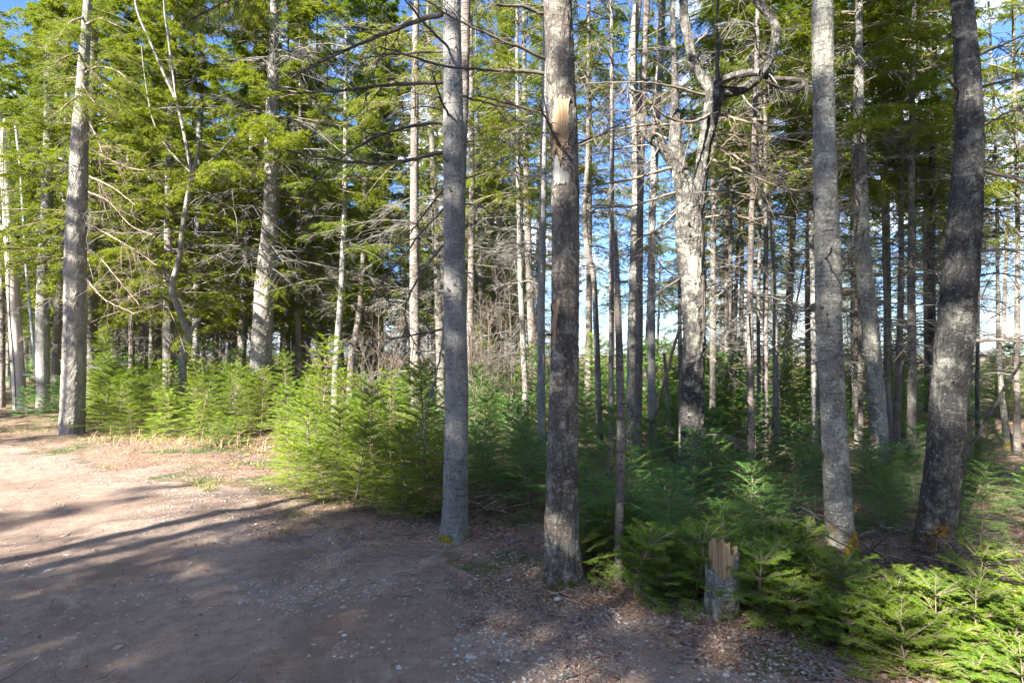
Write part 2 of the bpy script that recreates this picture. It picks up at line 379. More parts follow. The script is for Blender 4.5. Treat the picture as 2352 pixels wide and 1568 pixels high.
protos = [proto_tree(.075, 11.5, 4.2, 11, B_THIN, nb=74), proto_tree(.095, 13, 4.6, 12, B_THIN, nb=84),
          proto_tree(.12, 14, 4.0, 13, B_GREY, Lb=1.9, nb=76), proto_tree(.055, 9, 2.6, 14, B_GREY, Lb=1.1, nb=54),
          proto_tree(.07, 8.5, 1.3, 15, B_GREY, True, 1.5, 84, 30), proto_tree(.085, 12, 6.5, 16, B_THIN, nb=44, nbare=60),
          proto_tree(.15, 14, 3.0, 17, B_GREY, Lb=2.7, nb=230, nbare=30, per=12, nl=.045, nw=.014), proto_tree(.13, 13.5, 2.4, 18, B_GREY, Lb=2.3, nb=190, nbare=36, per=12, nl=.045, nw=.014),
          proto_tree(.14, 15.5, 8.3, 19, B_GREY, Lb=2.3, nb=170, nbare=30, per=12, nl=.045, nw=.014)]  # last: unseen shade tree, its dense crown raised to let low sun pass under
used = [False] * len(protos)
def put_tree(k, x, y, rz, sc, label, group, tilt=(0, 0)):
    z = g1(x, y)
    if not used[k]:
        o = protos[k]; used[k] = True
        o.location = (x, y, z); o.rotation_euler = (tilt[0], tilt[1], rz); o.scale = (sc, sc, sc); o["label"] = label; o["group"] = group
        return o
    return dup(protos[k], (x, y, z), rz, sc, label, group, tilt)

# ---------------------------------------------------------------- explicit trees
hero_xy = []
def hero(name, cat, label, d, pts, mat, group=None, top=12., flare=.25, sides=90, amp=.07, step=.018, seed=1, crown_kw=None, bare_kw=None, tdx=0., stop=False):
    """pts: (x, y, width) in photograph pixels from the base up, at distance d"""
    rng = np.random.default_rng(seed)
    bx = W(pts[0][0], pts[0][1], d); zb = g1(bx[0], bx[1])
    root = thing(name, label, cat, (bx[0], bx[1], zb), group)
    P = [W(x, y, d) for x, y, w in pts]; r = [w / 2 / F * d for x, y, w in pts]
    P[0][2] = zb - .15
    if not stop:
        l = P[-1]; dirx = (P[-1][0] - P[-2][0]) / max(.3, P[-1][2] - P[-2][2]) * .5
        for q in (.33, .66, 1):
            zz = l[2] + (top - l[2]) * q; P.append(np.array([l[0] + (zz - l[2]) * (dirx + tdx), l[1], zz])); r.append(r[len(pts) - 1] * (1 - .93 * q))
    P = np.array(P); r = np.array(r)
    Q, rr = resample(P, r, step); Q[:, 1] += .03 * np.sin(Q[:, 2] * .9 + seed)
    lo = Q - np.array([bx[0], bx[1], zb])
    parts = [(*lumpy_tube(lo, rr, sides, rng, amp, flare, seed), 0, True)]
    f = lambda t: (np.interp(t, lo[:, 2], lo[:, 0]), np.interp(t, lo[:, 2], lo[:, 1]), np.interp(t, lo[:, 2], rr))
    zt = rng.uniform(.4, min(6, lo[-1, 2]), 26); a = rng.uniform(0, 2 * PI, 26)      # snapped-off knots
    st = np.array([f(t) for t in zt])
    D = np.stack([np.cos(a), np.sin(a), rng.uniform(-.1, .6, 26)], 1)
    s0 = np.stack([st[:, 0], st[:, 1], zt], 1) + D * (st[:, 2:3] * .8)
    LL = rng.uniform(.015, .06, 26)[:, None] + st[:, 2:3] * .2
    kp = np.stack([s0, s0 + D * LL * .5, s0 + D * LL], 1)
    parts.append((*tubes(kp, np.broadcast_to(np.array([.013, .009, .004]), (26, 3)) * (st[:, 2:3] / .1).clip(.4, 1.3), 6), 0, True))
    mk("trunk", parts, [mat], root)
    if crown_kw: mk("crown", crown(rng=rng, P0=f, **crown_kw), [M_NEED, M_TWIG], root)
    if bare_kw:
        k = mk("branch_tangle", bare(f, .1, rng=rng, **bare_kw), [M_DEAD], root); k["kind"] = "stuff"
    root_data[root.name] = (root, d, np.array([bx[0], bx[1], zb]), f, rng)
    hero_xy.append((bx[0], bx[1]))
    return root
root_data = {}
def branch(root, pts, w0, w1, mat, d1=None, n1=10, L1=.5, n2=3, L2=.2, leaf=0, label=None, droop=-.2, mat_leaf=None, tmin=.15):
    """one limb; pts (x, y) in photograph pixels from the trunk outwards, d1 = distance of its tip"""
    _, d, o, f, rng = root_data[root.name]
    d1 = d1 if d1 is not None else d; n = len(pts)
    P = np.array([W(x, y, d + (d1 - d) * i / (n - 1)) for i, (x, y) in enumerate(pts)]) - o
    r = np.linspace(w0, w1, n) / 2 / F * d
    Q, rr = resample(P, r, .05)
    Q += rng.normal(size=Q.shape) * .0035
    parts = [(*tubes(Q[None], rr[None], 8), 0, True)]
    if n1:
        c1 = grow(Q[None], n1, L1 * .3, L1, rng, 5, tmin, 1, (.5, 1.15), .35, droop, .16, taper=.35)
        parts.append((*tubes(c1, rad(len(c1), 5, max(.0035, rr.mean() * .38), .002), 4), 0, True))
        if n2:
            c2 = grow(c1, n2, L2 * .3, L2, rng, 4, .15, 1, (.4, 1.0), .3, droop, .15)
            parts.append((*tubes(c2, rad(len(c2), 4, .0032, .0015), 3), 0, True))
    b = mk("branch", parts, [mat], root)
    if label: b["label"] = label
    if leaf:
        T = grow(Q[None], leaf, .2, .6, rng, 5, tmin, 1, (.5, 1.1), .7, -.15, .12, taper=.3)
        U = grow(T, 9, .06, .16, rng, 3, .1, 1, (.5, 1.), .7, -.15, .1, taper=.3)
        mk("foliage", [(*tubes(T, rad(len(T), 5, .004, .0018), 3), 1, True), (*needles(U, 12, .022, .005, rng, .5), 0, False), (*needles(T, 24, .022, .005, rng, .5), 0, False)], [mat_leaf or M_NEED, M_TWIG], b)
    return b
HI = dict(n=28, zlo=6.6, zhi=12, Lbase=1.5, Ltop=.3, ntw=16, nsub=6, per=7)

# K: the smooth grey fir left of centre
K = hero("fir_tree", "tree", "smooth blue-grey fir trunk with mossy foot at the dirt road's edge, left of centre", 4.75,
         [(1045, 1243, 62), (1046, 1200, 58), (1047, 1100, 56), (1050, 900, 54), (1046, 700, 49), (1043, 500, 48), (1042, 300, 46), (1039, 150, 43), (1037, 0, 40)], B_MID, seed=3, flare=.35, amp=.05, crown_kw=HI)
for p, a, b, dd, kw in [
    ([(1018, 33), (969, 40), (899, 75), (829, 98), (759, 133), (671, 175)], 13, 3, 4.9, dict(n1=16, L1=.6)),
    ([(1018, 189), (934, 192), (839, 200), (787, 212), (724, 210), (654, 217)], 10, 3, 4.4, dict(n1=14, L1=.5)),
    ([(1018, 117), (899, 126), (822, 135)], 6, 2, 5.2, dict(n1=9, L1=.4)),
    ([(1014, 280), (969, 282), (881, 305), (811, 340), (745, 392), (664, 500)], 9, 3, 4.6, dict(n1=14, L1=.5)),
    ([(1025, 347), (969, 360), (916, 375), (846, 378), (759, 368), (689, 350), (661, 345)], 10, 4, 4.3, dict(n1=8, L1=.3, leaf=20)),
    ([(1035, 277), (1011, 228), (993, 168)], 6, 3, 4.2, dict(n1=5, L1=.3)),
    ([(1039, 116), (986, 70), (930, 0)], 7, 3, 4.2, dict(n1=8, L1=.4)),
    ([(1018, 562), (962, 629), (937, 688), (916, 723), (941, 772), (976, 821)], 6, 2, 4.5, dict(n1=12, L1=.35)),
    ([(1021, 755), (951, 771), (892, 779)], 6, 2, 4.7, dict(n1=6, L1=.3)),
    ([(1030, 470), (986, 510), (916, 601), (864, 660), (829, 720)], 6, 2, 4.9, dict(n1=14, L1=.5)),
    ([(1060, 220), (1100, 235), (1190, 250)], 6, 3, 5.1, dict(n1=6, L1=.3)),
    ([(1064, 410), (1120, 395), (1190, 350)], 4, 2, 5.1, dict(n1=6, L1=.3)),
    ([(1020, 430), (970, 500), (935, 545)], 5, 2, 5.1, dict(n1=9, L1=.5))]:
    branch(K, p, a, b, M_DARKTW, dd, **kw)
branch(K, [(1024, 700), (1014, 815), (1000, 874), (962, 989), (985, 1045)], 5, 2, M_DEAD, 4.4, n1=4, L1=.15, label="pale dead branch hanging down beside the trunk")
branch(K, [(1037, -150), (900, -110), (740, -70), (600, -30), (500, 10), (440, 45)], 12, 3, M_DARKTW, 4.4, n1=10, L1=.4, leaf=60, tmin=.5, droop=-.3)
K2 = hero("fir_tree", "tree", "slim dark trunk half hidden behind the smooth grey fir left of centre", 6.2,
          [(1052, 1105, 26), (1054, 800, 22), (1060, 400, 20), (1066, 200, 21), (1070, 0, 22)], B_THIN, seed=4, sides=16, crown_kw=HI,
          bare_kw=dict(n=14, zlo=2.5, zhi=6, Lmin=.4, Lmax=1.3))
# L: the central thick trunk
T_L = [(1291, 1343, 92), (1290, 1290, 80), (1291, 1160, 75), (1294, 1035, 71), (1298, 800, 66), (1299, 510, 64), (1298, 350, 63), (1286, 122, 65), (1280, 0, 63)]
Lt = hero("spruce_tree", "tree", "thick dark lichen-spotted spruce trunk with a peeled tan scar high up, nearest the road", 3.87, T_L, B_BROWN, seed=7, flare=.38, amp=.09, sides=110, crown_kw=HI)
for p, a, b, dd, kw in [
    ([(1251, 168), (1176, 159), (1109, 163), (1039, 159), (1004, 150), (916, 122), (871, 107)], 9, 3, 3.6, dict(n1=10, L1=.35)),
    ([(1255, 136), (1176, 100), (1074, 63), (979, 3)], 8, 3, 3.5, dict(n1=9, L1=.35)),
    ([(1248, 259), (1185, 245), (1098, 220)], 7, 3, 3.8, dict(n1=6, L1=.3)),
    ([(1250, 33), (1196, 7), (1143, 10)], 9, 5, 3.7, dict(n1=3, L1=.2)),
    ([(1294, 353), (1266, 297), (1241, 245)], 9, 3, 3.35, dict(n1=3, L1=.15)),
    ([(1310, 312), (1252, 301), (1157, 311)], 4, 2, 3.5, dict(n1=5, L1=.2)),
    ([(1320, 300), (1302, 330), (1322, 290)], 4, 2, 3.4, dict(n1=3, L1=.1)),
    ([(1325, 330), (1400, 300), (1500, 240)], 5, 2, 4.3, dict(n1=8, L1=.35))]:
    branch(Lt, p, a, b, M_DARKTW, dd, **kw)
def patch(root, poly, off, mat, name, sd, label=None, ny=90, nx=36):
    """ragged patch of bare wood lying proud of the trunk surface; poly in photograph pixels"""
    _, d, o, f, rng = root_data[root.name]
    poly = np.array(poly, float); x0, x1 = poly[:, 0].min() - 3, poly[:, 0].max() + 3; y0, y1 = poly[:, 1].min() - 3, poly[:, 1].max() + 3
    X, Y = np.meshgrid(np.linspace(x0, x1, nx), np.linspace(y0, y1, ny))
    jx = X + (vn(X * .3, Y * .12, sd) - .5) * 7; jy = Y + (vn(X * .5, Y * .1, sd + 1) - .5) * 14
    ins = np.zeros(X.shape, bool); n = len(poly)
    for i in range(n):
        a, b = poly[i], poly[(i + 1) % n]
        c = ((a[1] > jy) != (b[1] > jy)) & (jx < (b[0] - a[0]) * (jy - a[1]) / (b[1] - a[1] + 1e-9) + a[0]); ins ^= c
    wx = (X - CX) / F * d - o[0]; wz = EYE - (Y - HY) / F * d - o[2]
    c = np.array([[f(z) for z in row] for row in wz[:, :1]])[:, 0]
    cx, cy, r = c[:, 0:1], c[:, 1:2], c[:, 2:3] * (1 + off)
    u = ((wx - cx) / r).clip(-.97, .97)
    wy = cy - np.sqrt(1 - u * u) * r + (vn(X * .9, Y * .05, sd + 3) - .5) * .012
    V = np.stack([wx, wy, wz], -1).reshape(-1, 3); i = np.arange(X.size).reshape(X.shape)
    Qd = np.stack([i[:-1, :-1], i[1:, :-1], i[1:, 1:], i[:-1, 1:]], -1).reshape(-1, 4)
    Qd = Qd[ins.ravel()[Qd].all(1)]
    p = mk(name, [(V, Qd, 0, True)], [mat], root)
    md = p.modifiers.new("s", 'SOLIDIFY'); md.thickness = .006; md.offset = -1
    if label: p["label"] = label
    return p
M_GREYW = simple("pale_lichen", (.20, .205, .20), (.30, .305, .29), 14)
patch(Lt, [(1270, 240), (1305, 238), (1303, 300), (1301, 350), (1290, 352), (1285, 400), (1278, 345), (1268, 380), (1266, 300)], .05, M_RAW, "bare_wood", 3, "tan peeled patch of split wood")
patch(Lt, [(1268, 360), (1285, 370), (1288, 402), (1306, 405), (1303, 435), (1270, 428)], .035, M_GREYW, "pale_bark", 5, "smooth pale patch below the peeled wood")
patch(Lt, [(1269, 690), (1288, 695), (1279, 740), (1276, 790), (1268, 785)], .04, M_RAW, "bare_wood", 8)
patch(Lt, [(1258, 1275), (1270, 1262), (1279, 1300), (1277, 1335), (1262, 1336)], .03, M_DARKTW, "rot_hollow", 9, "dark rotten hollow at the foot")
# M: thin broken snag
Mt = hero("dead_snag", "dead tree", "thin bare grey snag with broken top, just right of the thick central trunk", 3.9,
          [(1421, 1335, 22), (1422, 1200, 20), (1426, 1035, 19), (1422, 830, 17), (1416, 650, 13), (1414, 570, 11), (1412, 531, 4)], B_THIN, seed=9, flare=.05, sides=14, stop=True)
# U: pale trunk on the right with golden moss
Ut = hero("fir_tree", "tree", "pale lichen-covered fir trunk with golden moss at its foot, right of the broken stump", 4.3,
          [(1934, 1290, 72), (1928, 1240, 60), (1922, 1120, 55), (1914, 900, 53), (1908, 750, 54), (1907, 600, 56), (1903, 520, 53), (1897, 300, 47), (1891, 120, 45), (1889, 0, 44)],
          B_PALE, seed=12, flare=.35, amp=.06, crown_kw=HI)
for p, a, b, dd in [([(1895, 595), (1905, 585), (1912, 570)], 6, 3, 3.9), ([(1935, 590), (1950, 585), (1990, 560)], 4, 2, 4.6),
                    ([(1884, 310), (1850, 300), (1780, 315)], 4, 2, 4.8), ([(1886, 205), (1862, 195), (1830, 200)], 4, 2, 4.7),
                    ([(1943, 860), (1965, 852), (1985, 855)], 3, 1.5, 4.5), ([(1895, 1185), (1870, 1180), (1858, 1178)], 4, 2, 4.2), ([(1912, 818), (1920, 825), (1930, 815)], 5, 3, 4.05)]:
    branch(Ut, p, a, b, M_DEAD, dd, n1=5, L1=.18)
# X: dark leaning trunk far right
Xt = hero("fir_tree", "tree", "thick dark trunk curving outwards at the right with rust-brown moss on its base", 4.35,
          [(2146, 1285, 88), (2153, 1200, 72), (2170, 1035, 71), (2181, 840, 70), (2197, 650, 70), (2207, 560, 68), (2216, 400, 61), (2222, 245, 51), (2217, 120, 46), (2209, 0, 41)],
          B_DARK, seed=15, flare=.32, amp=.10, sides=110, crown_kw=HI, tdx=-.02)
for p, a, b, dd, kw in [
    ([(2222, 781), (2290, 780), (2345, 782), (2400, 786)], 9, 5, 4.1, dict(n1=4, L1=.2)),
    ([(2250, 388), (2300, 400), (2352, 418), (2440, 440)], 11, 6, 4.2, dict(n1=6, L1=.4)),
    ([(2240, 130), (2290, 110), (2352, 80), (2450, 40)], 6, 3, 4.8, dict(n1=12, L1=.6)),
    ([(2245, 200), (2300, 190), (2380, 160)], 6, 3, 4.6, dict(n1=12, L1=.6)),
    ([(2250, 290), (2300, 265), (2380, 235)], 6, 3, 4.9, dict(n1=14, L1=.6)),
    ([(2245, 580), (2300, 570), (2380, 580)], 5, 2, 4.7, dict(n1=12, L1=.5)),
    ([(2240, 635), (2290, 625), (2370, 640)], 5, 2, 4.9, dict(n1=12, L1=.5)),
    ([(2236, 480), (2290, 490), (2360, 470)], 5, 2, 4.9, dict(n1=12, L1=.6)),
    ([(2208, 85), (2195, 95), (2182, 80)], 6, 3, 4.1, dict(n1=2, L1=.1)),
    ([(2205, 213), (2193, 200), (2180, 185)], 7, 3, 4.1, dict(n1=0)),
    ([(2165, 630), (2150, 610), (2090, 615)], 4, 2, 4.6, dict(n1=6, L1=.3))]:
    branch(Xt, p, a, b, M_DARKTW, dd, **kw)
M_MOSS = simple("golden_moss", (.20, .13, .015), (.40, .29, .03), 30, .95, (1, 1, 1), .02)
M_RUST = simple("rusty_moss", (.12, .065, .02), (.24, .13, .03), 30, .95, (1, 1, 1), .02)
patch(Ut, [(1912, 1256), (1926, 1226), (1946, 1206), (1964, 1222), (1970, 1262), (1978, 1300), (1902, 1304), (1906, 1280)], .16, M_MOSS, "moss", 31, "golden moss cushion at the foot")
patch(Xt, [(2108, 1255), (2124, 1215), (2140, 1196), (2156, 1222), (2150, 1262), (2160, 1290), (2100, 1296)], .13, M_RUST, "moss", 35, "rust-brown moss at the foot")
patch(K, [(1016, 1232), (1034, 1222), (1052, 1230), (1074, 1226), (1080, 1250), (1012, 1250)], .13, M_MOSS, "moss", 37)
# R: the gnarled double trunk
Rt = hero("dead_snag", "dead tree", "gnarled twisted two-stemmed dead tree with looping grey limbs, right of centre", 6.5,
          [(1592, 1122, 60), (1593, 1080, 52), (1594, 950, 50), (1596, 800, 52), (1592, 650, 54), (1585, 560, 60), (1580, 500, 58), (1578, 450, 46), (1560, 400, 36), (1550, 340, 32), (1549, 280, 26), (1549, 190, 14), (1546, 90, 12), (1544, 0, 10), (1543, -60, 8)],
          B_SNAG, seed=20, flare=.12, amp=.22, sides=90, stop=True)
def limb(root, pts, ws, mat, name="limb", d1=None, amp=.24, sides=64, label=None):
    _, d, o, f, rng = root_data[root.name]; n = len(pts); d1 = d1 or d
    P = np.array([W(x, y, d + (d1 - d) * i / (n - 1)) for i, (x, y) in enumerate(pts)]) - o
    r = np.interp(np.linspace(0, 1, n), np.linspace(0, 1, len(ws)), ws) / 2 / F * d * .88
    # rounder bends than the plain resampler
    t = np.linspace(0, 1, n); Q = P
    P[1:-1] += rng.normal(0, .012, (n - 2, 3)); Q = P
    for _ in range(2):                                            # Chaikin
        a = Q[:-1] * .75 + Q[1:] * .25; b = Q[:-1] * .25 + Q[1:] * .75
        Q2 = np.concatenate([Q[:1], np.stack([a, b], 1).reshape(-1, 3), Q[-1:]]); ra = r[:-1] * .75 + r[1:] * .25; rb = r[:-1] * .25 + r[1:] * .75
        r = np.concatenate([r[:1], np.stack([ra, rb], 1).reshape(-1), r[-1:]]); Q = Q2
    b = mk(name, [(*lumpy_tube(Q, r, sides, rng, amp, None, int(abs(pts[0][0]))), 0, True)], [mat], root)
    if label: b["label"] = label
    return b
limb(Rt, [(1590, 520), (1600, 460), (1612, 400), (1616, 350), (1628, 300), (1636, 250), (1640, 205), (1642, 190)], [40, 38, 30, 30, 34, 42, 46, 22], B_SNAG, "second_stem")
limb(Rt, [(1640, 225), (1622, 190), (1604, 157), (1590, 125), (1580, 90), (1572, 40), (1570, 0), (1566, -60)], [34, 28, 26, 26, 24, 22, 20], B_SNAG)
limb(Rt, [(1640, 215), (1672, 208), (1700, 205), (1728, 188), (1755, 162), (1779, 120), (1784, 75), (1765, 35), (1738, 5), (1720, -50)], [36, 26, 24, 26, 24, 24, 22, 20, 20], B_SNAG, d1=6.2)
limb(Rt, [(1650, 205), (1656, 185), (1676, 174), (1710, 166), (1745, 166)], [22, 20, 18, 18, 16], B_SNAG, d1=6.1)
limb(Rt, [(1745, 172), (1790, 178), (1840, 184), (1850, 190), (1838, 208), (1810, 212), (1780, 204), (1757, 185)], [14, 13, 12, 11, 11, 10, 9, 5], M_DARKTW, d1=6.0)
limb(Rt, [(1647, 190), (1650, 150), (1650, 110), (1646, 60), (1650, -20)], [18, 11, 8, 5, 4], B_SNAG)
limb(Rt, [(1570, 420), (1545, 370), (1515, 335), (1490, 318), (1475, 290), (1465, 260)], [36, 34, 28, 24, 22, 18], B_SNAG, label="thick curved limb reaching over to the neighbouring trunk")
for p, a, b, dd, kw in [
    ([(1553, 381), (1448, 413), (1400, 420), (1332, 430)], 8, 2, 5.6, {}), ([(1556, 440), (1440, 478), (1370, 470)], 6, 2, 5.8, {}),
    ([(1616, 220), (1553, 200), (1483, 189), (1343, 191)], 7, 2, 5.8, {}), ([(1640, 255), (1600, 282), (1540, 278), (1475, 225)], 8, 3, 5.7, {}),
    ([(1553, 287), (1468, 287), (1400, 300), (1330, 335)], 6, 2, 5.9, {}), ([(1640, 310), (1700, 310), (1770, 312), (1860, 330)], 5, 2, 6.0, {}),
    ([(1650, 260), (1725, 285), (1790, 290)], 7, 3, 6.2, {}), ([(1640, 330), (1700, 365), (1760, 410)], 8, 3, 6.0, {}),
    ([(1630, 365), (1725, 400), (1795, 435), (1870, 440)], 7, 3, 6.1, {}), ([(1610, 450), (1700, 440), (1780, 470)], 5, 2, 6.6, {}),
    ([(1614, 500), (1690, 490), (1760, 520)], 5, 2, 6.6, {}), ([(1560, 640), (1500, 680), (1450, 720)], 5, 2, 6.2, {}),
    ([(1560, 480), (1500, 540), (1430, 560)], 5, 2, 6.7, {}), ([(1615, 560), (1660, 600), (1700, 590)], 4, 2, 6.1, {}),
    ([(1622, 815), (1650, 830), (1680, 860)], 4, 2, 6.1, {}), ([(1618, 1000), (1650, 995), (1690, 1002)], 4, 2, 6.1, {}),
    ([(1568, 640), (1520, 620), (1490, 560)], 4, 2, 6.9, {}), ([(1615, 400), (1650, 340), (1700, 300)], 4, 2, 5.9, {}), ([(1550, 330), (1500, 300), (1440, 290)], 5, 2, 6.9, {})]:
    branch(Rt, p, a, b, M_TWIG, dd, n1=11, L1=.6)
patch(Rt, [(1570, 595), (1600, 590), (1604, 620), (1598, 672), (1588, 685), (1574, 640)], .06, M_DEAD, "split_slab", 11, "weathered splintered slab on the trunk face")
patch(Rt, [(1598, 470), (1608, 460), (1612, 540), (1606, 600), (1600, 560)], .05, M_DARKTW, "rot_hollow", 13)
patch(Rt, [(1600, 640), (1612, 640), (1614, 760), (1606, 800), (1602, 700)], .06, M_DARKTW, "rot_hollow", 14)
# A: big left trunk
At = hero("spruce_tree", "tree", "stout grey trunk standing alone at the road edge on the left", 10.5,
          [(164, 1003, 54), (165, 980, 48), (168, 800, 46), (172, 600, 44), (178, 480, 40), (184, 380, 35), (187, 290, 31), (190, 230, 25), (194, 120, 21), (200, 0, 17)],
          B_BIG, seed=25, flare=.15, amp=.08, sides=90,
          crown_kw=dict(n=30, zlo=5.6, zhi=12, Lbase=1.3, Ltop=.4, ntw=18, nsub=7, per=9), bare_kw=dict(n=10, zlo=2.5, zhi=6, Lmin=.4, Lmax=1.4))
for p in [[(205, 340), (250, 365), (290, 385), (335, 392)], [(205, 405), (260, 430), (310, 470)], [(200, 440), (250, 460), (300, 520), (350, 540)],
          [(195, 510), (260, 545), (320, 580), (360, 610)], [(196, 570), (230, 590), (270, 640), (320, 700)], [(198, 640), (240, 690), (310, 720)], [(207, 285), (225, 320), (235, 350)]]:
    branch(At, p, 4.5, 1.5, M_TWIG, 9.9, n1=16, L1=.9, n2=4, L2=.3)
for p in [[(190, 170), (230, 150), (275, 165), (300, 190)], [(190, 120), (150, 130), (110, 160)], [(188, 215), (160, 235), (125, 265)], [(190, 215), (215, 230), (245, 262)],
          [(193, 60), (230, 40), (270, 60)], [(191, 140), (235, 190), (268, 215)], [(195, 40), (160, 50), (130, 95)], [(188, 190), (200, 215), (225, 245)]]:
    branch(At, p, 6, 2, M_TWIG, 9.7, n1=4, L1=.4, leaf=34, droop=-.3)
# I: broad pale trunk behind the thicket
It = hero("spruce_tree", "tree", "broad white-lit trunk rising behind the bright young firs, many limbs above", 13.,
          [(592, 962, 64), (594, 900, 56), (598, 835, 48), (606, 720, 46), (614, 615, 42), (620, 545, 36), (624, 440, 34), (622, 340, 32), (624, 240, 26), (630, 100, 20), (632, 0, 16)],
          B_BIG, seed=27, flare=.1, amp=.1, sides=70, top=14.5,
          crown_kw=dict(n=120, zlo=5.0, zhi=14.3, Lbase=3.4, Ltop=.5, ntw=28, nsub=9, per=14, nl=.045, nw=.014, droop=-.3),
          bare_kw=dict(n=60, zlo=3.0, zhi=8.5, Lmin=1.0, Lmax=3.0, n1=14, n2=4, thick=.017))
# G: the crooked sapling-like tree
Gt = hero("crooked_tree", "tree", "crooked pale tree with an S-bent stem and forked thin tops, left of the broad trunk", 12.,
          [(428, 880, 17), (420, 818, 15), (434, 769, 16), (413, 713, 14), (394, 672, 13), (394, 650, 13), (409, 604, 12), (415, 560, 12), (416, 531, 11), (428, 460, 11), (441, 399, 10)],
          B_BIG, seed=29, flare=.05, amp=.1, sides=12, stop=True)
for pts, ws in [([(441, 399), (423, 315), (406, 234), (378, 175), (350, 105), (315, 28), (308, -20)], [9, 8, 7, 6, 5]), ([(406, 234), (401, 175), (385, 87), (378, 21), (376, -30)], [6, 5, 4]),
                ([(441, 399), (452, 360), (458, 332)], [9, 8, 6]), ([(392, 350), (353, 290), (329, 175), (325, 105)], [5, 4, 3]), ([(441, 399), (425, 380), (392, 350)], [5, 5, 4]),
                ([(434, 769), (448, 750), (462, 728)], [9, 8, 7]), ([(441, 402), (465, 388), (495, 360), (540, 310)], [7, 6, 4])]:
    limb(Gt, pts, ws, B_BIG, "limb", sides=10)
for p, a, b, dd in [([(1600, 150), (1575, 135), (1540, 150)], 5, 2, 6.2), ([(1588, 110), (1612, 85), (1640, 60)], 5, 2, 6.3), ([(1572, 50), (1545, 30), (1520, 35)], 4, 2, 6.6), ([(1700, 205), (1712, 235), (1750, 262)], 5, 2, 6.1),
                    ([(1755, 162), (1778, 178), (1795, 215)], 4, 2, 6.0), ([(1784, 75), (1808, 62), (1835, 70)], 4, 2, 6.1), ([(1779, 120), (1760, 100), (1735, 95)], 4, 2, 6.3), ([(1648, 100), (1668, 80), (1690, 84)], 3, 1.5, 6.5),
                    ([(1647, 140), (1625, 120), (1610, 122)], 3, 1.5, 6.4), ([(1850, 190), (1866, 188), (1880, 205)], 4, 2, 6.0), ([(1515, 335), (1500, 365), (1470, 390)], 5, 2, 6.2), ([(1535, 355), (1530, 320), (1512, 290)], 5, 2, 6.3)]:
    branch(Rt, p, a, b, M_DEAD, dd, n1=6, L1=.25)
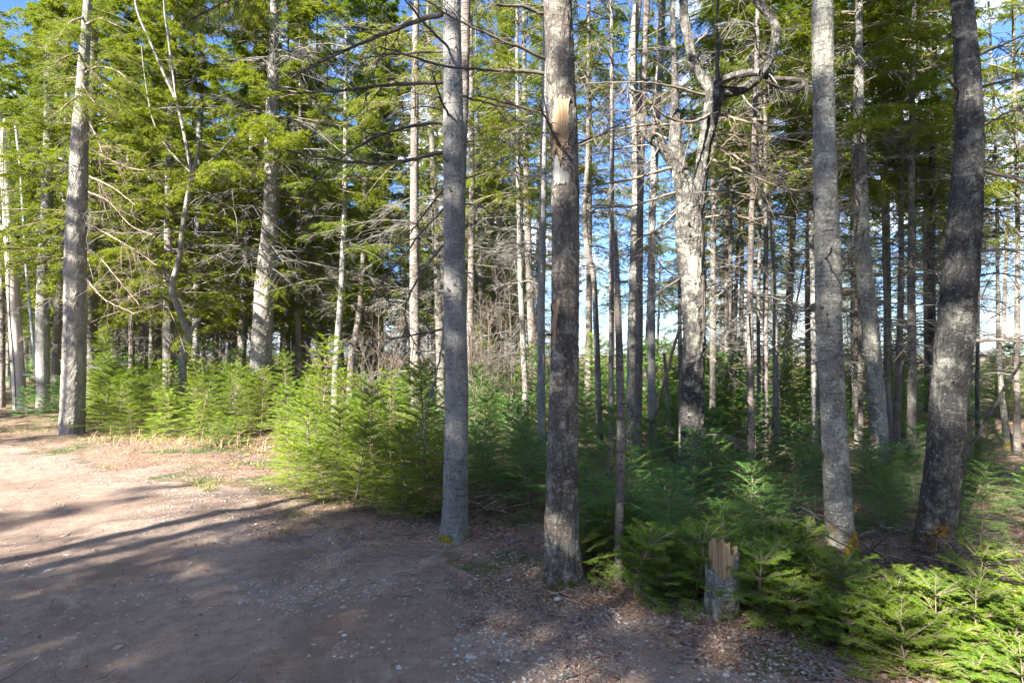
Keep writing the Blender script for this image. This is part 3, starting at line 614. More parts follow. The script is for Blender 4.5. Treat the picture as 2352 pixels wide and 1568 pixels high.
# mid-distance trunks: label, d, points, bark, proto-like dressing
DR = lambda lo, hi, n=26, L=1.2: dict(n=n, zlo=lo, zhi=hi, Lmin=.3, Lmax=L)
CR = lambda lo, n=66, L=1.7: dict(n=n, zlo=lo - .8, zhi=12, Lbase=L, Ltop=.3, ntw=17, nsub=7, per=11)
mids = [
 ("ringed grey trunk behind the utility pole's conduit", 14, [(98, 960, 30), (98, 905, 27), (100, 700, 25), (106, 500, 23), (112, 200, 17), (118, 0, 13)], B_MID, CR(4.5), DR(1.5, 7)),
 ("slim leaning trunk between the ringed grey trunk and the stout one on the left", 14.5, [(128, 950, 18), (131, 850, 17), (143, 560, 14), (153, 350, 11), (158, 160, 9), (160, 0, 7)], B_THIN, CR(4), DR(1.5, 7)),
 ("pale sunlit trunk just right of the stout left trunk", 16, [(206, 930, 20), (206, 800, 18), (207, 620, 16), (212, 300, 13)], B_MID, CR(4), DR(1.2, 6)),
 ("pale trunk right beside the crooked tree, the brighter of a close pair", 15, [(447, 930, 20), (448, 830, 18), (452, 600, 15), (457, 420, 13), (462, 200, 11)], B_MID, CR(5), DR(1.5, 6)),
 ("dark trunk right beside the crooked tree, the dimmer of a close pair", 16, [(435, 930, 15), (437, 700, 13), (441, 500, 12)], B_GREY, CR(5), DR(1.5, 6)),
 ("narrow trunk just right of the broad white-lit trunk", 15, [(660, 930, 13), (661, 700, 11), (662, 400, 9)], B_GREY, CR(5), DR(1.5, 6)),
 ("straight sunlit trunk second right of the broad white-lit trunk", 14, [(685, 940, 15), (685, 800, 13), (686, 600, 12), (688, 430, 10)], B_THIN, CR(5), DR(1.5, 6)),
 ("dark leaning trunk third right of the broad white-lit trunk", 15, [(706, 930, 14), (710, 760, 12), (718, 600, 11), (724, 400, 9)], B_GREY, CR(4), DR(1.5, 6)),
 ("white sunlit trunk leaning right above the tallest bright young firs", 13, [(768, 940, 17), (773, 825, 15), (783, 685, 14), (790, 510, 12), (794, 300, 10)], B_MID, CR(4), DR(1.5, 6)),
 ("dim grey trunk leaning beside the white sunlit one above the young firs", 14, [(804, 930, 18), (808, 825, 17), (826, 715, 14), (836, 560, 11), (840, 300, 9)], B_THIN, CR(3.4), DR(1.5, 6)),
 ("white sunlit trunk between the two nearest big trunks, in pale brush", 10.5, [(1208, 1010, 16), (1207, 900, 14), (1200, 760, 13), (1194, 600, 12), (1190, 400, 10), (1188, 200, 8)], B_BIG, CR(5), DR(1.4, 5)),
 ("smooth grey trunk close left of the thick central one", 7.3, [(1245, 1090, 22), (1244, 930, 19), (1243, 700, 18), (1246, 510, 17), (1250, 250, 14), (1254, 0, 12)], B_MID, HI, DR(2.6, 6, 16)),
 ("thin curved trunk, first behind the thick central one on its right", 8.5, [(1382, 1045, 18), (1378, 993, 15), (1371, 790, 13), (1364, 640, 12), (1345, 555, 12), (1341, 480, 11), (1350, 360, 10), (1352, 200, 9)], B_GREY, CR(6), DR(2, 6, 12)),
 ("straight thin trunk touching the broken-topped snag", 7, [(1401, 1110, 14), (1403, 1000, 12), (1404, 510, 11), (1407, 300, 9), (1405, 0, 8)], B_THIN, HI, DR(2.4, 6, 18)),
 ("lichen-blotched trunk left of the pair before the gnarled tree", 7.6, [(1447, 1085, 24), (1448, 1000, 21), (1450, 750, 20), (1458, 560, 20), (1464, 400, 22), (1463, 260, 23), (1452, 150, 21), (1460, 60, 20), (1465, 0, 20)], B_PALE, HI, DR(3, 6, 14)),
 ("pinkish-grey smooth trunk right of the blotched one", 7.4, [(1464, 1090, 22), (1464, 1000, 18), (1468, 760, 17), (1471, 560, 14), (1473, 400, 14), (1477, 200, 16), (1485, 0, 15)], B_THIN, HI, DR(3, 6, 14)),
 ("smooth grey trunk, last one before the gnarled tree from the left", 8.3, [(1500, 1060, 22), (1498, 900, 18), (1497, 700, 17), (1498, 500, 16), (1506, 300, 17), (1517, 100, 16), (1520, 0, 15)], B_MID, HI, DR(3, 6, 14)),
 ("short broken grey stem leaning in the dark firs left of the gnarled tree", 8, [(1540, 1090, 10), (1538, 980, 10), (1533, 880, 9), (1527, 810, 5)], B_GREY, None, None),
 ("dark thin stem pressed close to the left side of the gnarled tree", 6.9, [(1566, 1110, 12), (1566, 900, 11), (1561, 750, 9), (1560, 500, 7), (1556, 300, 5)], B_GREY, None, DR(2, 4, 6, .6)),
 ("grey trunk first to the right of the gnarled tree", 9, [(1637, 1060, 16), (1637, 900, 14), (1636, 650, 14), (1638, 450, 12), (1640, 200, 10)], B_GREY, CR(6), DR(1.6, 6)),
 ("slender sunlit trunk second right of the gnarled tree", 11, [(1681, 1020, 11), (1680, 850, 10), (1678, 600, 9), (1680, 300, 8)], B_THIN, CR(5), DR(1.5, 6)),
 ("dim slender trunk in the gap right of the gnarled tree", 12, [(1668, 990, 9), (1668, 750, 8), (1672, 500, 7)], B_GREY, CR(5), DR(1.5, 6)),
 ("reddish-brown trunk third right of the gnarled tree with its base in dark firs", 6.6, [(1722, 1135, 20), (1724, 1000, 17), (1725, 700, 14), (1728, 510, 12), (1736, 200, 10)], B_THIN, HI, DR(1.8, 6, 26)),
 ("very thin dark stem right against the reddish-brown trunk", 8.5, [(1745, 1060, 9), (1744, 700, 8), (1745, 300, 7)], B_GREY, CR(5), DR(1.5, 6, 16)),
 ("plum-grey thin trunk midway between the gnarled tree and the golden-moss fir", 8.2, [(1761, 1060, 14), (1760, 900, 12), (1758, 650, 11), (1757, 300, 9)], B_THIN, CR(5), DR(1.5, 6, 22)),
 ("orange-lit thin trunk swaying right, halfway to the golden-moss fir", 9.2, [(1788, 1038, 17), (1783, 930, 14), (1780, 800, 12), (1774, 620, 10), (1768, 400, 9)], B_MID, CR(5), DR(1.4, 6, 22)),
 ("sunlit trunk close left of the golden-moss fir", 9.4, [(1871, 1030, 17), (1869, 900, 15), (1867, 700, 14), (1864, 500, 12), (1862, 200, 10)], B_MID, CR(5), DR(1.4, 6, 24)),
 ("shaded thin trunk squeezed between the sunlit one and the golden-moss fir", 9.9, [(1881, 1020, 12), (1879, 700, 10), (1878, 400, 9)], B_GREY, CR(5), DR(1.4, 6)),
 ("stout mottled trunk leaning left at the top, next right of the golden-moss fir", 7.2, [(2022, 1100, 46), (2020, 1050, 38), (2012, 900, 37), (2003, 780, 37), (1992, 660, 34), (1984, 560, 32), (1979, 450, 31), (1974, 320, 28), (1972, 180, 20), (1970, 60, 15)], B_PALE, dict(n=60, zlo=3.7, zhi=11, Lbase=1.8, Ltop=.3, ntw=22, nsub=8, per=13), DR(1.8, 5.5, 40)),
 ("thin dark trunk left behind the stout mottled one", 9.5, [(1968, 1030, 11), (1968, 800, 10), (1967, 500, 9)], B_GREY, CR(5), DR(1.3, 6, 26)),
 ("thin pale trunk left behind the stout mottled one", 9.0, [(1981, 1050, 12), (1979, 900, 10), (1975, 700, 9)], B_THIN, CR(5), DR(1.3, 6, 20)),
 ("thin sunlit trunk leaning left, right behind the stout mottled one", 9.2, [(2052, 1035, 12), (2042, 900, 9), (2034, 760, 8), (2028, 600, 7)], B_MID, CR(5), DR(1.3, 5, 16)),
 ("pink-lit straight trunk between the mottled and the dark curving trunk", 8.6, [(2056, 1065, 18), (2060, 950, 15), (2064, 760, 13), (2068, 600, 12), (2072, 300, 10)], B_THIN, CR(5), DR(1.3, 6, 30)),
 ("ringed straight trunk nearer the dark curving one", 8, [(2090, 1085, 21), (2091, 950, 18), (2092, 700, 17), (2096, 500, 14), (2098, 300, 12)], B_GREY, CR(5), DR(1.3, 6, 36)),
 ("dark straight trunk just left of the dark curving one", 9, [(2140, 1050, 19), (2141, 800, 17), (2143, 500, 15), (2143, 200, 12)], B_DARK, CR(4.5), DR(1.3, 6, 36)),
 ("thin rust-brown stem just right of the dark curving trunk", 8, [(2244, 1110, 11), (2246, 900, 8), (2250, 780, 7), (2252, 500, 5)], B_DARK, None, DR(1.3, 4, 20, .9)),
 ("blotchy thin trunk leaning left near the right edge", 9, [(2316, 1065, 14), (2312, 980, 13), (2302, 880, 10), (2296, 780, 8)], B_PALE, CR(4), DR(1.3, 6, 26)),
 ("slim grey trunk at the very right edge", 8.5, [(2341, 1080, 15), (2338, 900, 12), (2334, 650, 10), (2332, 350, 8)], B_THIN, CR(4), DR(1.2, 6, 60, 2.0)),
 ("dim trunk between the golden-moss fir and the mottled trunk's shaded neighbours", 12, [(1957, 980, 8), (1956, 700, 8), (1958, 400, 7)], B_GREY, CR(5), DR(1.3, 6)),
]
for k, (lab, d, pts, mt, ck, bk) in enumerate(mids):
    t = hero("spruce_tree", "tree", lab, d, pts, mt, seed=40 + k, sides=14, step=.08, flare=.1, amp=.12, crown_kw=ck, bare_kw=bk, stop=(ck is None))
# leaning dead poles
def pole(name, cat, label, p0, d0, p1, d1, w0, w1, mat, n1=8, L1=.4, group=None, sag=0.):
    a = W(*p0, d0); b = W(*p1, d1)
    root = thing(name, label, cat, (a[0], a[1], a[2]), group); rng = np.random.default_rng(int(p0[0] + p0[1]))
    s = np.linspace(0, 1, 14)[:, None]; P = (b - a) * s; P[:, 2] -= sag * np.sin(s[:, 0] * PI)
    P += rng.normal(size=P.shape) * .006
    r = np.linspace(w0 * d0, w1 * d1, 14) / 2 / F
    parts = [(*lumpy_tube(P, r, 10, rng, .12, None, 4), 0, True)]
    for e in (0, -1):
        ring = parts[0][0].reshape(14, 10, 3)[e]; parts.append((np.vstack([ring, P[e]]), np.array([[i, (i + 1) % 10, 10] for i in range(10)]), 0, True))
    mk("stem", parts, [mat], root)
    if n1:
        c1 = grow(P[None], n1, L1 * .3, L1, rng, 5, .1, 1, (.6, 1.2), .2, -.1, .15)
        t = mk("branch_tangle", [(*tubes(c1, rad(len(c1), 5, .005, .002), 3), 0, True)], [mat], root); t["kind"] = "stuff"
    return root
pole("leaning_pole", "dead tree", "thin dead stem leaning diagonally left of the gnarled tree", (1478, 1040), 7.0, (1562, 750), 6.9, 7, 6, M_TWIG, 6, .25)
pole("leaning_pole", "dead tree", "long thin sunlit dead stem leaning right, behind the reddish-brown trunks", (1764, 1010), 9.5, (1848, 600), 9.5, 6, 3, M_DEAD, 16, .6)
pole("leaning_pole", "dead tree", "dark dead stem leaning diagonally at the right edge", (2212, 1055), 6.0, (2345, 830), 6.0, 8, 6, M_DARKTW, 8, .3)
pole("fallen_log", "log", "dark fallen trunk lying in the ferny shade right of the dark curving trunk", (2228, 1086), 6.9, (2420, 1120), 6.6, 17, 14, M_DARKTW, 14, .5)
pole("fallen_log", "log", "grey fallen log between the golden-moss fir and the mottled trunk", (1880, 1048), 8.2, (2010, 1082), 7.5, 9, 14, M_DEAD, 8, .4)
pole("fallen_log", "log", "half-buried grey log under the brushwood at the lower right edge", (2225, 1372), 3.6, (2450, 1365), 3.75, 26, 22, M_DARKTW, 6, .3)
pole("fallen_branch", "branch", "long bare fallen branch on the leaf litter at the bottom edge", (1540, 1503), 3.02, (1850, 1580), 2.72, 8, 13, M_TWIG, 5, .18)
pole("fallen_branch", "branch", "weathered broken limb lying against the broken stump's left side", (1545, 1370), 3.66, (1640, 1412), 3.42, 12, 17, M_DARKTW, 3, .15)
pole("fallen_branch", "branch", "curved thin grey stick on the ground below the thick central trunk", (1230, 1348), 3.8, (1340, 1388), 3.52, 4, 3, M_DEAD, 3, .15)
pole("fallen_branch", "branch", "thin crooked stick between the central trunk and the thin snag", (1318, 1358), 3.72, (1412, 1370), 3.65, 3, 3, M_DEAD, 3, .12)
pole("fallen_branch", "branch", "pale mossy wood scrap lying between the two nearest big trunks", (1150, 1258), 4.55, (1198, 1238), 4.7, 14, 8, M_DEAD, 3, .2)
pole("fallen_branch", "branch", "pale stick propped beside the mossy scrap behind the central trunk", (1196, 1236), 4.75, (1232, 1278), 4.4, 6, 4, M_DEAD, 1, .1)
pole("fallen_branch", "branch", "long bent dead branch leaning from the dark curving trunk toward the lower right", (2112, 1218), 4.3, (2232, 1322), 3.9, 5, 4, M_DEAD, 14, .4, sag=-.08)
pole("fallen_branch", "branch", "pale twisted dead branch arched between the golden-moss fir and the dark curving trunk", (1976, 1232), 4.3, (2080, 1222), 4.3, 4, 3, M_DEAD, 10, .3, sag=-.05)
pole("fallen_branch", "branch", "straight pale stick pointing up right above the lower-right young firs", (2188, 1400), 3.4, (2304, 1360), 3.45, 4, 3, M_DEAD, 6, .2)

# ---------------------------------------------------------------- broken stump
def stump():
    d = 3.38; b = W(1659, 1426, d); root = thing("broken_stump", "knee-high broken stump with splintered orange wood on top, beside the road", "stump", (b[0], b[1], g1(b[0], b[1]) - .01))
    n = 96; k = 26; a = np.arange(n) / n * 2 * PI
    rng = np.random.default_rng(5)
    # angle -pi/2 faces the camera, 0 is right
    fx = np.cos(a); fy = -np.sin(a)
    top = .26 + .13 * np.clip(fx - .2, 0, 1) / .8 + .03 * (fx < -.8) + (vn(a * 5, a * 0, 3) - .5) * .05
    top = np.where(fx > .45, .37 + (vn(a * 9, a * 0, 4) - .5) * .03, top); top = np.where(fy < -.2, .30 + .05 * fx, top)
    rr = .097 * (1 + (vn(fx * 2 + 5, fy * 2 + 5, 7) - .5) * .12)
    z = np.linspace(0, 1, k)[:, None] * (top[None] + .08) - .08
    flare = 1 + .28 * np.exp(-np.clip(z, 0, 1) / .06) * (.6 + .5 * np.cos(a * 3 - .8))[None] + (vn(np.broadcast_to(a * 3, z.shape), z * 14, 8) - .5) * .07
    X = fx * rr * flare; Y = -fy * rr * flare
    V = np.stack([X, Y, z], -1).reshape(-1, 3); i = np.arange(n * k).reshape(k, n)
    Q = np.stack([i[:-1], np.roll(i[:-1], -1, 1), np.roll(i[1:], -1, 1), i[1:]], -1).reshape(-1, 4)
    o = mk("bark", [(V, Q, 0, True)], [B_STUMP], root); md = o.modifiers.new("s", 'SOLIDIFY'); md.thickness = .011; md.offset = -1
    # split wood: jagged inner column, highest at the left
    m = 150; a = np.arange(m) / m * 2 * PI; fx = np.cos(a)
    rings = np.linspace(1, .0, 9); k2 = 10
    def hgt(x, y, spl):
        h = np.where(x < .012, .440, .365) + np.where(x > .055, .03, 0) - .05 * np.clip(y / .08, 0, 1)
        return h + (vn(x * 95, y * 50 + 9, 2) - .5) * .06 + (vn(x * 420, y * 90, 12) - .5) * .014
    groove = 1 - .09 * vn(a * 22, a * 0, 6) - .05 * vn(a * 55, a * 0, 16); r0 = .083 * groove
    L_ = []
    ht = hgt(fx * r0, np.sin(a) * r0, 1)
    for q in np.linspace(0, 1, k2): L_.append(np.stack([fx * r0 + .004 * q, np.sin(a) * r0, .15 + (ht - .15) * q], -1))
    for q in rings[1:]:
        x = fx * r0 * q; y = np.sin(a) * r0 * q; L_.append(np.stack([x, y, hgt(x, y, 1) - .05 * (1 - q)], -1))
    V = np.array(L_); kk = len(V); i = np.arange(kk * m).reshape(kk, m)
    Q = np.stack([i[:-1], np.roll(i[:-1], -1, 1), np.roll(i[1:], -1, 1), i[1:]], -1).reshape(-1, 4)
    mk("split_wood", [(V.reshape(-1, 3), Q, 0, False)], [M_WOOD], root)
    P = []; 
    for j in range(14):
        t = rng.uniform(0, 2 * PI); q = .075 * rng.uniform(.6, 1); x, y = math.cos(t) * q, math.sin(t) * q; h = float(hgt(np.array(x), np.array(y), 1)) - .03
        P.append([[x, y, h], [x + rng.normal(0, .003), y, h + .03], [x + rng.normal(0, .005), y, h + rng.uniform(.035, .055)]])
    mk("splinter", [(*tubes(np.array(P), np.broadcast_to(np.array([.006, .005, .0006]), (14, 3)), 4), 0, False)], [M_WOOD], root)["kind"] = "stuff"
B_STUMP = bark("bark_stump", (.17, .15, .135), (.33, .31, .29), lam=.8, dark=.7, ring=.6, moss=(.10, .10, .02), mh=.10)
stump()

# ---------------------------------------------------------------- utility pole with its conduit
def upole():
    d = 14.4; b = W(48, 945, d); t = W(8, 292, d); root = thing("utility_pole", "pale weathered wooden utility pole at the far left with a grey conduit standing off it", "pole", (b[0], b[1], g1(b[0], b[1])))
    o = np.array([b[0], b[1], g1(b[0], b[1])]); rng = np.random.default_rng(2)
    P, r = resample([b - o + np.array([0, 0, -.2]), t - o], [.145, .112], .15)
    V, q = lumpy_tube(P, r, 28, rng, .02, None, 1)
    cap = V.reshape(len(P), 28, 3)[-1]
    mk("shaft", [(V, q, 0, True), (np.vstack([cap, cap.mean(0) + [0, 0, .03]]), np.array([[i, (i + 1) % 28, 28] for i in range(28)]), 0, False)], [M_POLE], root)
    def at(z): return np.array([np.interp(z, P[:, 2], P[:, 0]), P[0, 1], z])
    # standing-off pipe
    c0 = W(90, 925, d - .1) - o; c1 = W(62, 640, d - .1) - o; c2 = W(47, 380, d - .1) - o; c3 = W(36, 290, d - .1) - o
    Pc, rc = resample([c0 + [0, 0, -.3], c0, c1, c2, c3], [.036] * 5, .2)
    cd = mk("conduit", [(*tubes(Pc[None], rc[None] * .9, 12), 0, True)], [M_METAL], root)
    for y in (965 - 25, 860 - 0, 590):
        p = W(80, y, d) - o; z = p[2]; xc = np.interp(z, Pc[:, 2], Pc[:, 0])
        A = at(z); Bk = np.array([xc, Pc[0, 1], z])
        mk("bracket", [(*tubes(np.array([[A, (A + Bk) / 2, Bk]]), np.array([[.02, .018, .018]]), 6), 0, False),
                       (*tubes(np.array([[Bk - [0, 0, .04], Bk, Bk + [0, 0, .04]]]), np.array([[.045, .045, .045]]), 12), 0, True)], [M_METAL], cd)
    # fastened box and its arm on the left, ground wire, bolts
    z = (W(0, 528, d) - o)[2]; A = at(z)
    Bx = []
    def box(c, s):
        c = np.array(c); s = np.array(s) / 2; bev = min(s) * .25; pts = []
        v = np.array([[x, y, q_] for q_ in (-1, 1) for y in (-1, 1) for x in (-1, 1)]) * s + c
        return v, np.array([[0, 2, 3, 1], [4, 5, 7, 6], [0, 1, 5, 4], [2, 6, 7, 3], [0, 4, 6, 2], [1, 3, 7, 5]])
    mk("clamp_arm", [(*box(A + [-.10, -.16, 0], (.34, .10, .10)), 0, False), (*box(A + [-.10, -.16, .058], (.38, .13, .016)), 0, False), (*box(A + [.09, -.14, .02], (.10, .12, .22)), 0, False)], [M_METAL], root)
    wp = [at(zz) + [.015 + .02 * math.sin(zz * 2), -.15 + .012 * zz / 7, 0] for zz in np.linspace(0, 7, 30)]
    mk("ground_wire", [(*tubes(np.array([wp]), np.full((1, 30), .008), 6), 0, True)], [M_DARKM], root)
    tp = at(P[-1, 2])
    mk("insulator", [(*tubes(np.array([[tp + [.03, 0, 0], tp + [.03, 0, .06], tp + [.03, 0, .07], tp + [.03, 0, .12], tp + [.03, 0, .13], tp + [.03, 0, .2]]]), np.array([[.03, .03, .05, .05, .03, .025]]), 12), 0, True)], [M_METAL], root)
    for zz in (1.2, 3.1, 5.2):
        p = at(zz); mk("bolt", [(*tubes(np.array([[p + [-.04, -.12, 0], p + [-.04, -.15, 0], p + [-.04, -.16, 0]]]), np.array([[.02, .02, .012]]), 6), 0, False)], [M_DARKM], root)
M_POLE = simple("pole_wood", (.40, .345, .31), (.58, .54, .50), 22, .8, (1, 1, .05), .008)
M_METAL = simple("galvanised_pipe", (.28, .33, .36), (.38, .43, .46), 8, .45)
M_DARKM = simple("rusty_metal", (.06, .045, .04), (.12, .09, .07), 20, .6)
upole()

# ---------------------------------------------------------------- background stand
rng = np.random.default_rng(77)
HX = np.array(hero_xy); cnt = 0; placed = []
groups = {0: ("slim grey conifer in the dense stand behind the left thicket", "trees in the stand behind the left thicket"),
          1: ("slim conifer in the middle distance behind the centre trunks", "trees in the stand behind the centre trunks"),
          2: ("slim conifer in the backlit stand behind the right-hand trunks", "trees in the stand behind the right-hand trunks"),
          3: ("far conifer at the back of the stand on the left", "trees at the back of the stand on the left"),
          4: ("far conifer at the back of the stand in the open centre gap", "trees at the back of the centre gap"),
          5: ("far conifer at the back of the stand on the right", "trees at the back of the stand on the right")}
tries = 0
while cnt < 235 and tries < 12000:
    tries += 1
    d = 9.5 + 46 * rng.random() ** 1.25; x = rng.uniform(-1.02, 1.02) * d * .95
    px = CX + x / d * F
    if road_in(x, d) > -2.2: continue
    dens = np.interp(px, [0, 500, 860, 900, 1010, 1060, 1250, 1500, 1720, 1900, 2200, 2260, 2352], [1, 1, .8, .45, .45, .7, .6, .45, .45, .55, .55, .35, .35])
    if rng.random() > dens: continue
    if d < 13 and (px < 900): continue
    if d > 24 and px > 1250 and rng.random() < .6: continue
    if d < 12 and rng.random() < .6: continue
    if len(placed) and min((x - a) ** 2 + (d - b) ** 2 for a, b in placed) < 1.1: continue
    if ((HX[:, 0] - x) ** 2 + (HX[:, 1] - d) ** 2).min() < .6: continue
    placed.append((x, d)); cnt += 1
    k = rng.choice(8, p=[.16, .16, .12, .12, .12, .08, .12, .12]) if px < 1250 else rng.choice(8, p=[.25, .22, .10, .13, .08, .22, 0, 0])
    gi = (0 if px < 900 else 1 if px < 1500 else 2) + (3 if d > 26 else 0)
    if d > 20 and px < 1200 and rng.random() < .10: k = 6 + rng.integers(2)
    put_tree(int(k), x, d, rng.uniform(0, 6.28), rng.uniform(.85, 1.25), groups[gi][0], groups[gi][1], (rng.normal(0, .018), rng.normal(0, .018)))
# trees across the road behind the viewpoint: they throw the shade on road and forest edge
U_ = np.array([-math.sin(az), -math.cos(az)]); V_ = np.array([U_[1], -U_[0]])
shade = [(-3.9, 7.5), (2.9, 8.2), (4.0, 10), (5.4, 8), (7.2, 9.4), (9.4, 10), (-3.0, 12.5), (3.4, 13), (6, 13.5), (8.8, 13.5),
         (12, 9.5), (12.5, 14), (3.4, 6.4), (-4.2, 10.4), (3, 17), (16, 11)]
for v, s_, k_ in [(-.55, 9.6, 8), (.9, 14, 3), (-.6, 12.5, 3), (-1.7, 9.5, 6), (-1.2, 13, 2), (-2.4, 6.4, 4), (-2.6, 9.5, 3), (-2.2, 13, 3), (-.4, 18, 2), (-6.9, 13, 3)]:      # unseen trees added to shade near trunks, most thin enough for flecks of sun
    p = V_ * v - U_ * s_
    put_tree(k_, p[0], p[1], v * 3, .86 if v == -1.7 else 1.13 if k_ == 8 else 1.05, "roadside spruce behind the viewpoint, out of the frame", "roadside trees behind the viewpoint")
put_tree(3, -13.2, 4.3, 1., 1.2, "roadside spruce beside the viewpoint, out of the frame", "roadside trees beside the viewpoint")
put_tree(0, -16.0, 3.4, 2., .9, "roadside spruce beside the viewpoint, out of the frame", "roadside trees beside the viewpoint")
for q_, (v, s_) in enumerate(shade):
    p = V_ * v - U_ * s_
    put_tree(6 + q_ % 2, p[0], p[1], v * 3, .92 + .05 * (q_ % 4), "roadside spruce behind the viewpoint, out of the frame", "roadside trees behind the viewpoint")
for v in np.arange(-34, -5, 2.6):                      # farther off, added to hold back skylight, low enough for the sun to clear them
    for s_ in (25.5, 29):
        p = V_ * (v + rng.uniform(-.6, .6)) - U_ * s_
        put_tree(6 + int(rng.integers(2)), p[0], p[1], v, .95, "roadside spruce behind the viewpoint, out of the frame", "roadside trees behind the viewpoint")
for x, y in [(-1, -13), (2, -16), (6, -14), (-5, -17), (9, -10), (12, -8), (4, -20), (-1, -21), (10, -16), (15, -6), (-22, 2), (-25, 6), (-24, 11), (-27, 15), (9, 3), (12, 1), (10, 7), (14, 5), (16, 10), (13, -2), (18, 2), (8, -1.5), (20, 7), (24, 12), (22, -3)]:  # unseen woods added round the viewpoint so less skylight fills the shade
    put_tree(6 + int(rng.integers(2)), x, y, x, 1., "roadside spruce beside the viewpoint, out of the frame", "roadside trees beside the viewpoint")
for (x, y, d_) in ((0, 1298, 5.6), (0, 1333, 6.2)):
    g0 = 1.6 * F / (y - HY); p = np.array([(x - CX) / F * g0, g0]) - U_ * d_
    put_tree(5, p[0], p[1], 1.3, 1.15, "roadside spruce behind the viewpoint, out of the frame", "roadside trees behind the viewpoint")

# ---------------------------------------------------------------- young firs
def sapling(H, seed, mat, wide=1., per=16, nl=.019, nw=.0038, dens=1., nm='young_fir'):
    rg = np.random.default_rng(seed); a = thing(nm, "", "young fir")
    z = np.linspace(-.06, H, 9); st = np.stack([rg.normal(0, .008, 9).cumsum(), rg.normal(0, .008, 9).cumsum(), z], 1)
    mk("stem", [(*tubes(st[None], (np.linspace(.012, .003, 9) * (H / 1.) ** .6)[None], 6), 0, True)], [M_TWIG], a)
    nw_ = max(4, int(H / .115)); M = []
    for i in range(nw_):
        u = (i + .4) / nw_; zz = H * (.05 + .93 * u); n = rg.integers(5, 8)
        b = np.array([np.interp(zz, z, st[:, 0]), np.interp(zz, z, st[:, 1]), zz])
        for j in range(n):
            an = j / n * 2 * PI + rg.uniform(-.4, .4) + i * .7; Ln = (.10 + .42 * H ** .7 * wide * (1 - u) ** .75) * rg.uniform(.7, 1.15)
            D = np.array([math.cos(an), math.sin(an), rg.uniform(.15, .4) + .5 * u]); s = np.linspace(0, 1, 6)[:, None]
            M.append(b + Ln * (D * s + np.array([0, 0, -.22 * (1 - u)]) * s ** 2 + rg.normal(size=3) * .05 * s ** 2))
    M = np.array(M); Ln = np.linalg.norm(M[:, -1] - M[:, 0], axis=1)
    n1 = int(11 * dens)
    T = grow(M, n1, .32, .62, rg, 4, .15, .97, (.65, 1.0), .92, -.05, .06, taper=.72)
    T = T[:, :1] + (T - T[:, :1]) * np.repeat(Ln, n1)[:, None, None]
    U = grow(T, 3, .3, .6, rg, 3, .2, .9, (.6, .9), .9, -.03, .05, taper=.5); U = U[:, :1] + (U - U[:, :1]) * np.repeat(np.repeat(Ln, n1), 3)[:, None, None] * .38
    tip = np.array([st[-3:], st[-3:]])
    mk("foliage", [(*tubes(M, np.broadcast_to(np.linspace(.0045, .0015, 6), (len(M), 6)), 3), 1, True), (*tubes(T, rad(len(T), 4, .0018, .001), 3), 1, True),
                   (*needles(M, per * 4, nl, nw, rg, .7, .5, .15), 0, False), (*needles(T, int(per * 1.6), nl, nw, rg, .7, .5), 0, False), (*needles(U, int(per * .7), nl, nw, rg, .7, .5), 0, False),
                   (*needles(tip, 30, nl, nw, rg, .1, .8), 0, False)], [mat, M_TWIG], a)
    return a
sun_s = [sapling(h, 200 + i, M_FIR, w) for i, (h, w) in enumerate([(1.5, 1.), (1.15, 1.15), (1.7, .85), (.9, 1.3)])]
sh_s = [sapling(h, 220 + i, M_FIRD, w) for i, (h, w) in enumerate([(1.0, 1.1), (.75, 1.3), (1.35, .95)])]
low_s = [sapling(h, 240 + i, M_FIRL, w, 20, .014, .0024, 1.3, 'fir_seedling') for i, (h, w) in enumerate([(.36, 1.0), (.26, 1.15), (.46, .85)])]
sused = set()
def put_s(a, x, y, sc, label, group, tilt=.06):
    loc = (x, y, g1(x, y) - .01); rz = rng.uniform(0, 6.28); tl = (rng.normal(0, tilt), rng.normal(0, tilt))
    if a.name not in sused:
        sused.add(a.name); a.location = loc; a.rotation_euler = (*tl, rz); a.scale = (sc,) * 3; a["label"] = label; a["group"] = group; return a
    return dup(a, loc, rz, sc, label, group, tl)
def fill(protos_, n, quad, mind, sc, label, group, tilt=.06, avoid=.25):
    """random firs inside a polygon given as (photo x, distance) pairs"""
    q = np.array([[(x - CX) / F * d, d] for x, d in quad]); pts = []; tr = 0
    lo, hi = q.min(0), q.max(0)
    while len(pts) < n and tr < 6000:
        tr += 1; p = rng.uniform(lo, hi); ins = False
        for i in range(len(q)):
            a, b = q[i], q[(i + 1) % len(q)]
            if (a[1] > p[1]) != (b[1] > p[1]) and p[0] < (b[0] - a[0]) * (p[1] - a[1]) / (b[1] - a[1]) + a[0]: ins = not ins
        if not ins or any((p[0] - a) ** 2 + (p[1] - b) ** 2 < mind ** 2 for a, b in pts): continue
        if ((HX[:, 0] - p[0]) ** 2 + (HX[:, 1] - p[1]) ** 2).min() < avoid ** 2: continue
        pts.append(tuple(p)); put_s(protos_[rng.integers(len(protos_))], p[0], p[1], rng.uniform(*sc), label, group, tilt)
fill(sun_s, 46, [(215, 10.9), (330, 10.2), (520, 9.7), (600, 10.6), (640, 14.), (200, 15.5)], .42, (.5, 1.15), "bright green young fir in the sunlit thicket beside the stout left trunk", "young firs in the left thicket", .10)
fill([sun_s[3], sun_s[1]], 14, [(200, 10.6), (560, 9.35), (560, 10.0), (200, 11.1)], .3, (.35, .6), "short bright young fir at the front foot of the left thicket", "short firs fronting the left thicket", .14)
fill([sun_s[3], sun_s[1]], 9, [(640, 6.6), (760, 5.75), (990, 5.2), (1000, 5.7), (800, 6.2), (660, 7.4)], .3, (.45, .7), 'short young fir at the very front of the thicket left of the smooth grey fir', 'short firs fronting the centre-left thicket', .1)
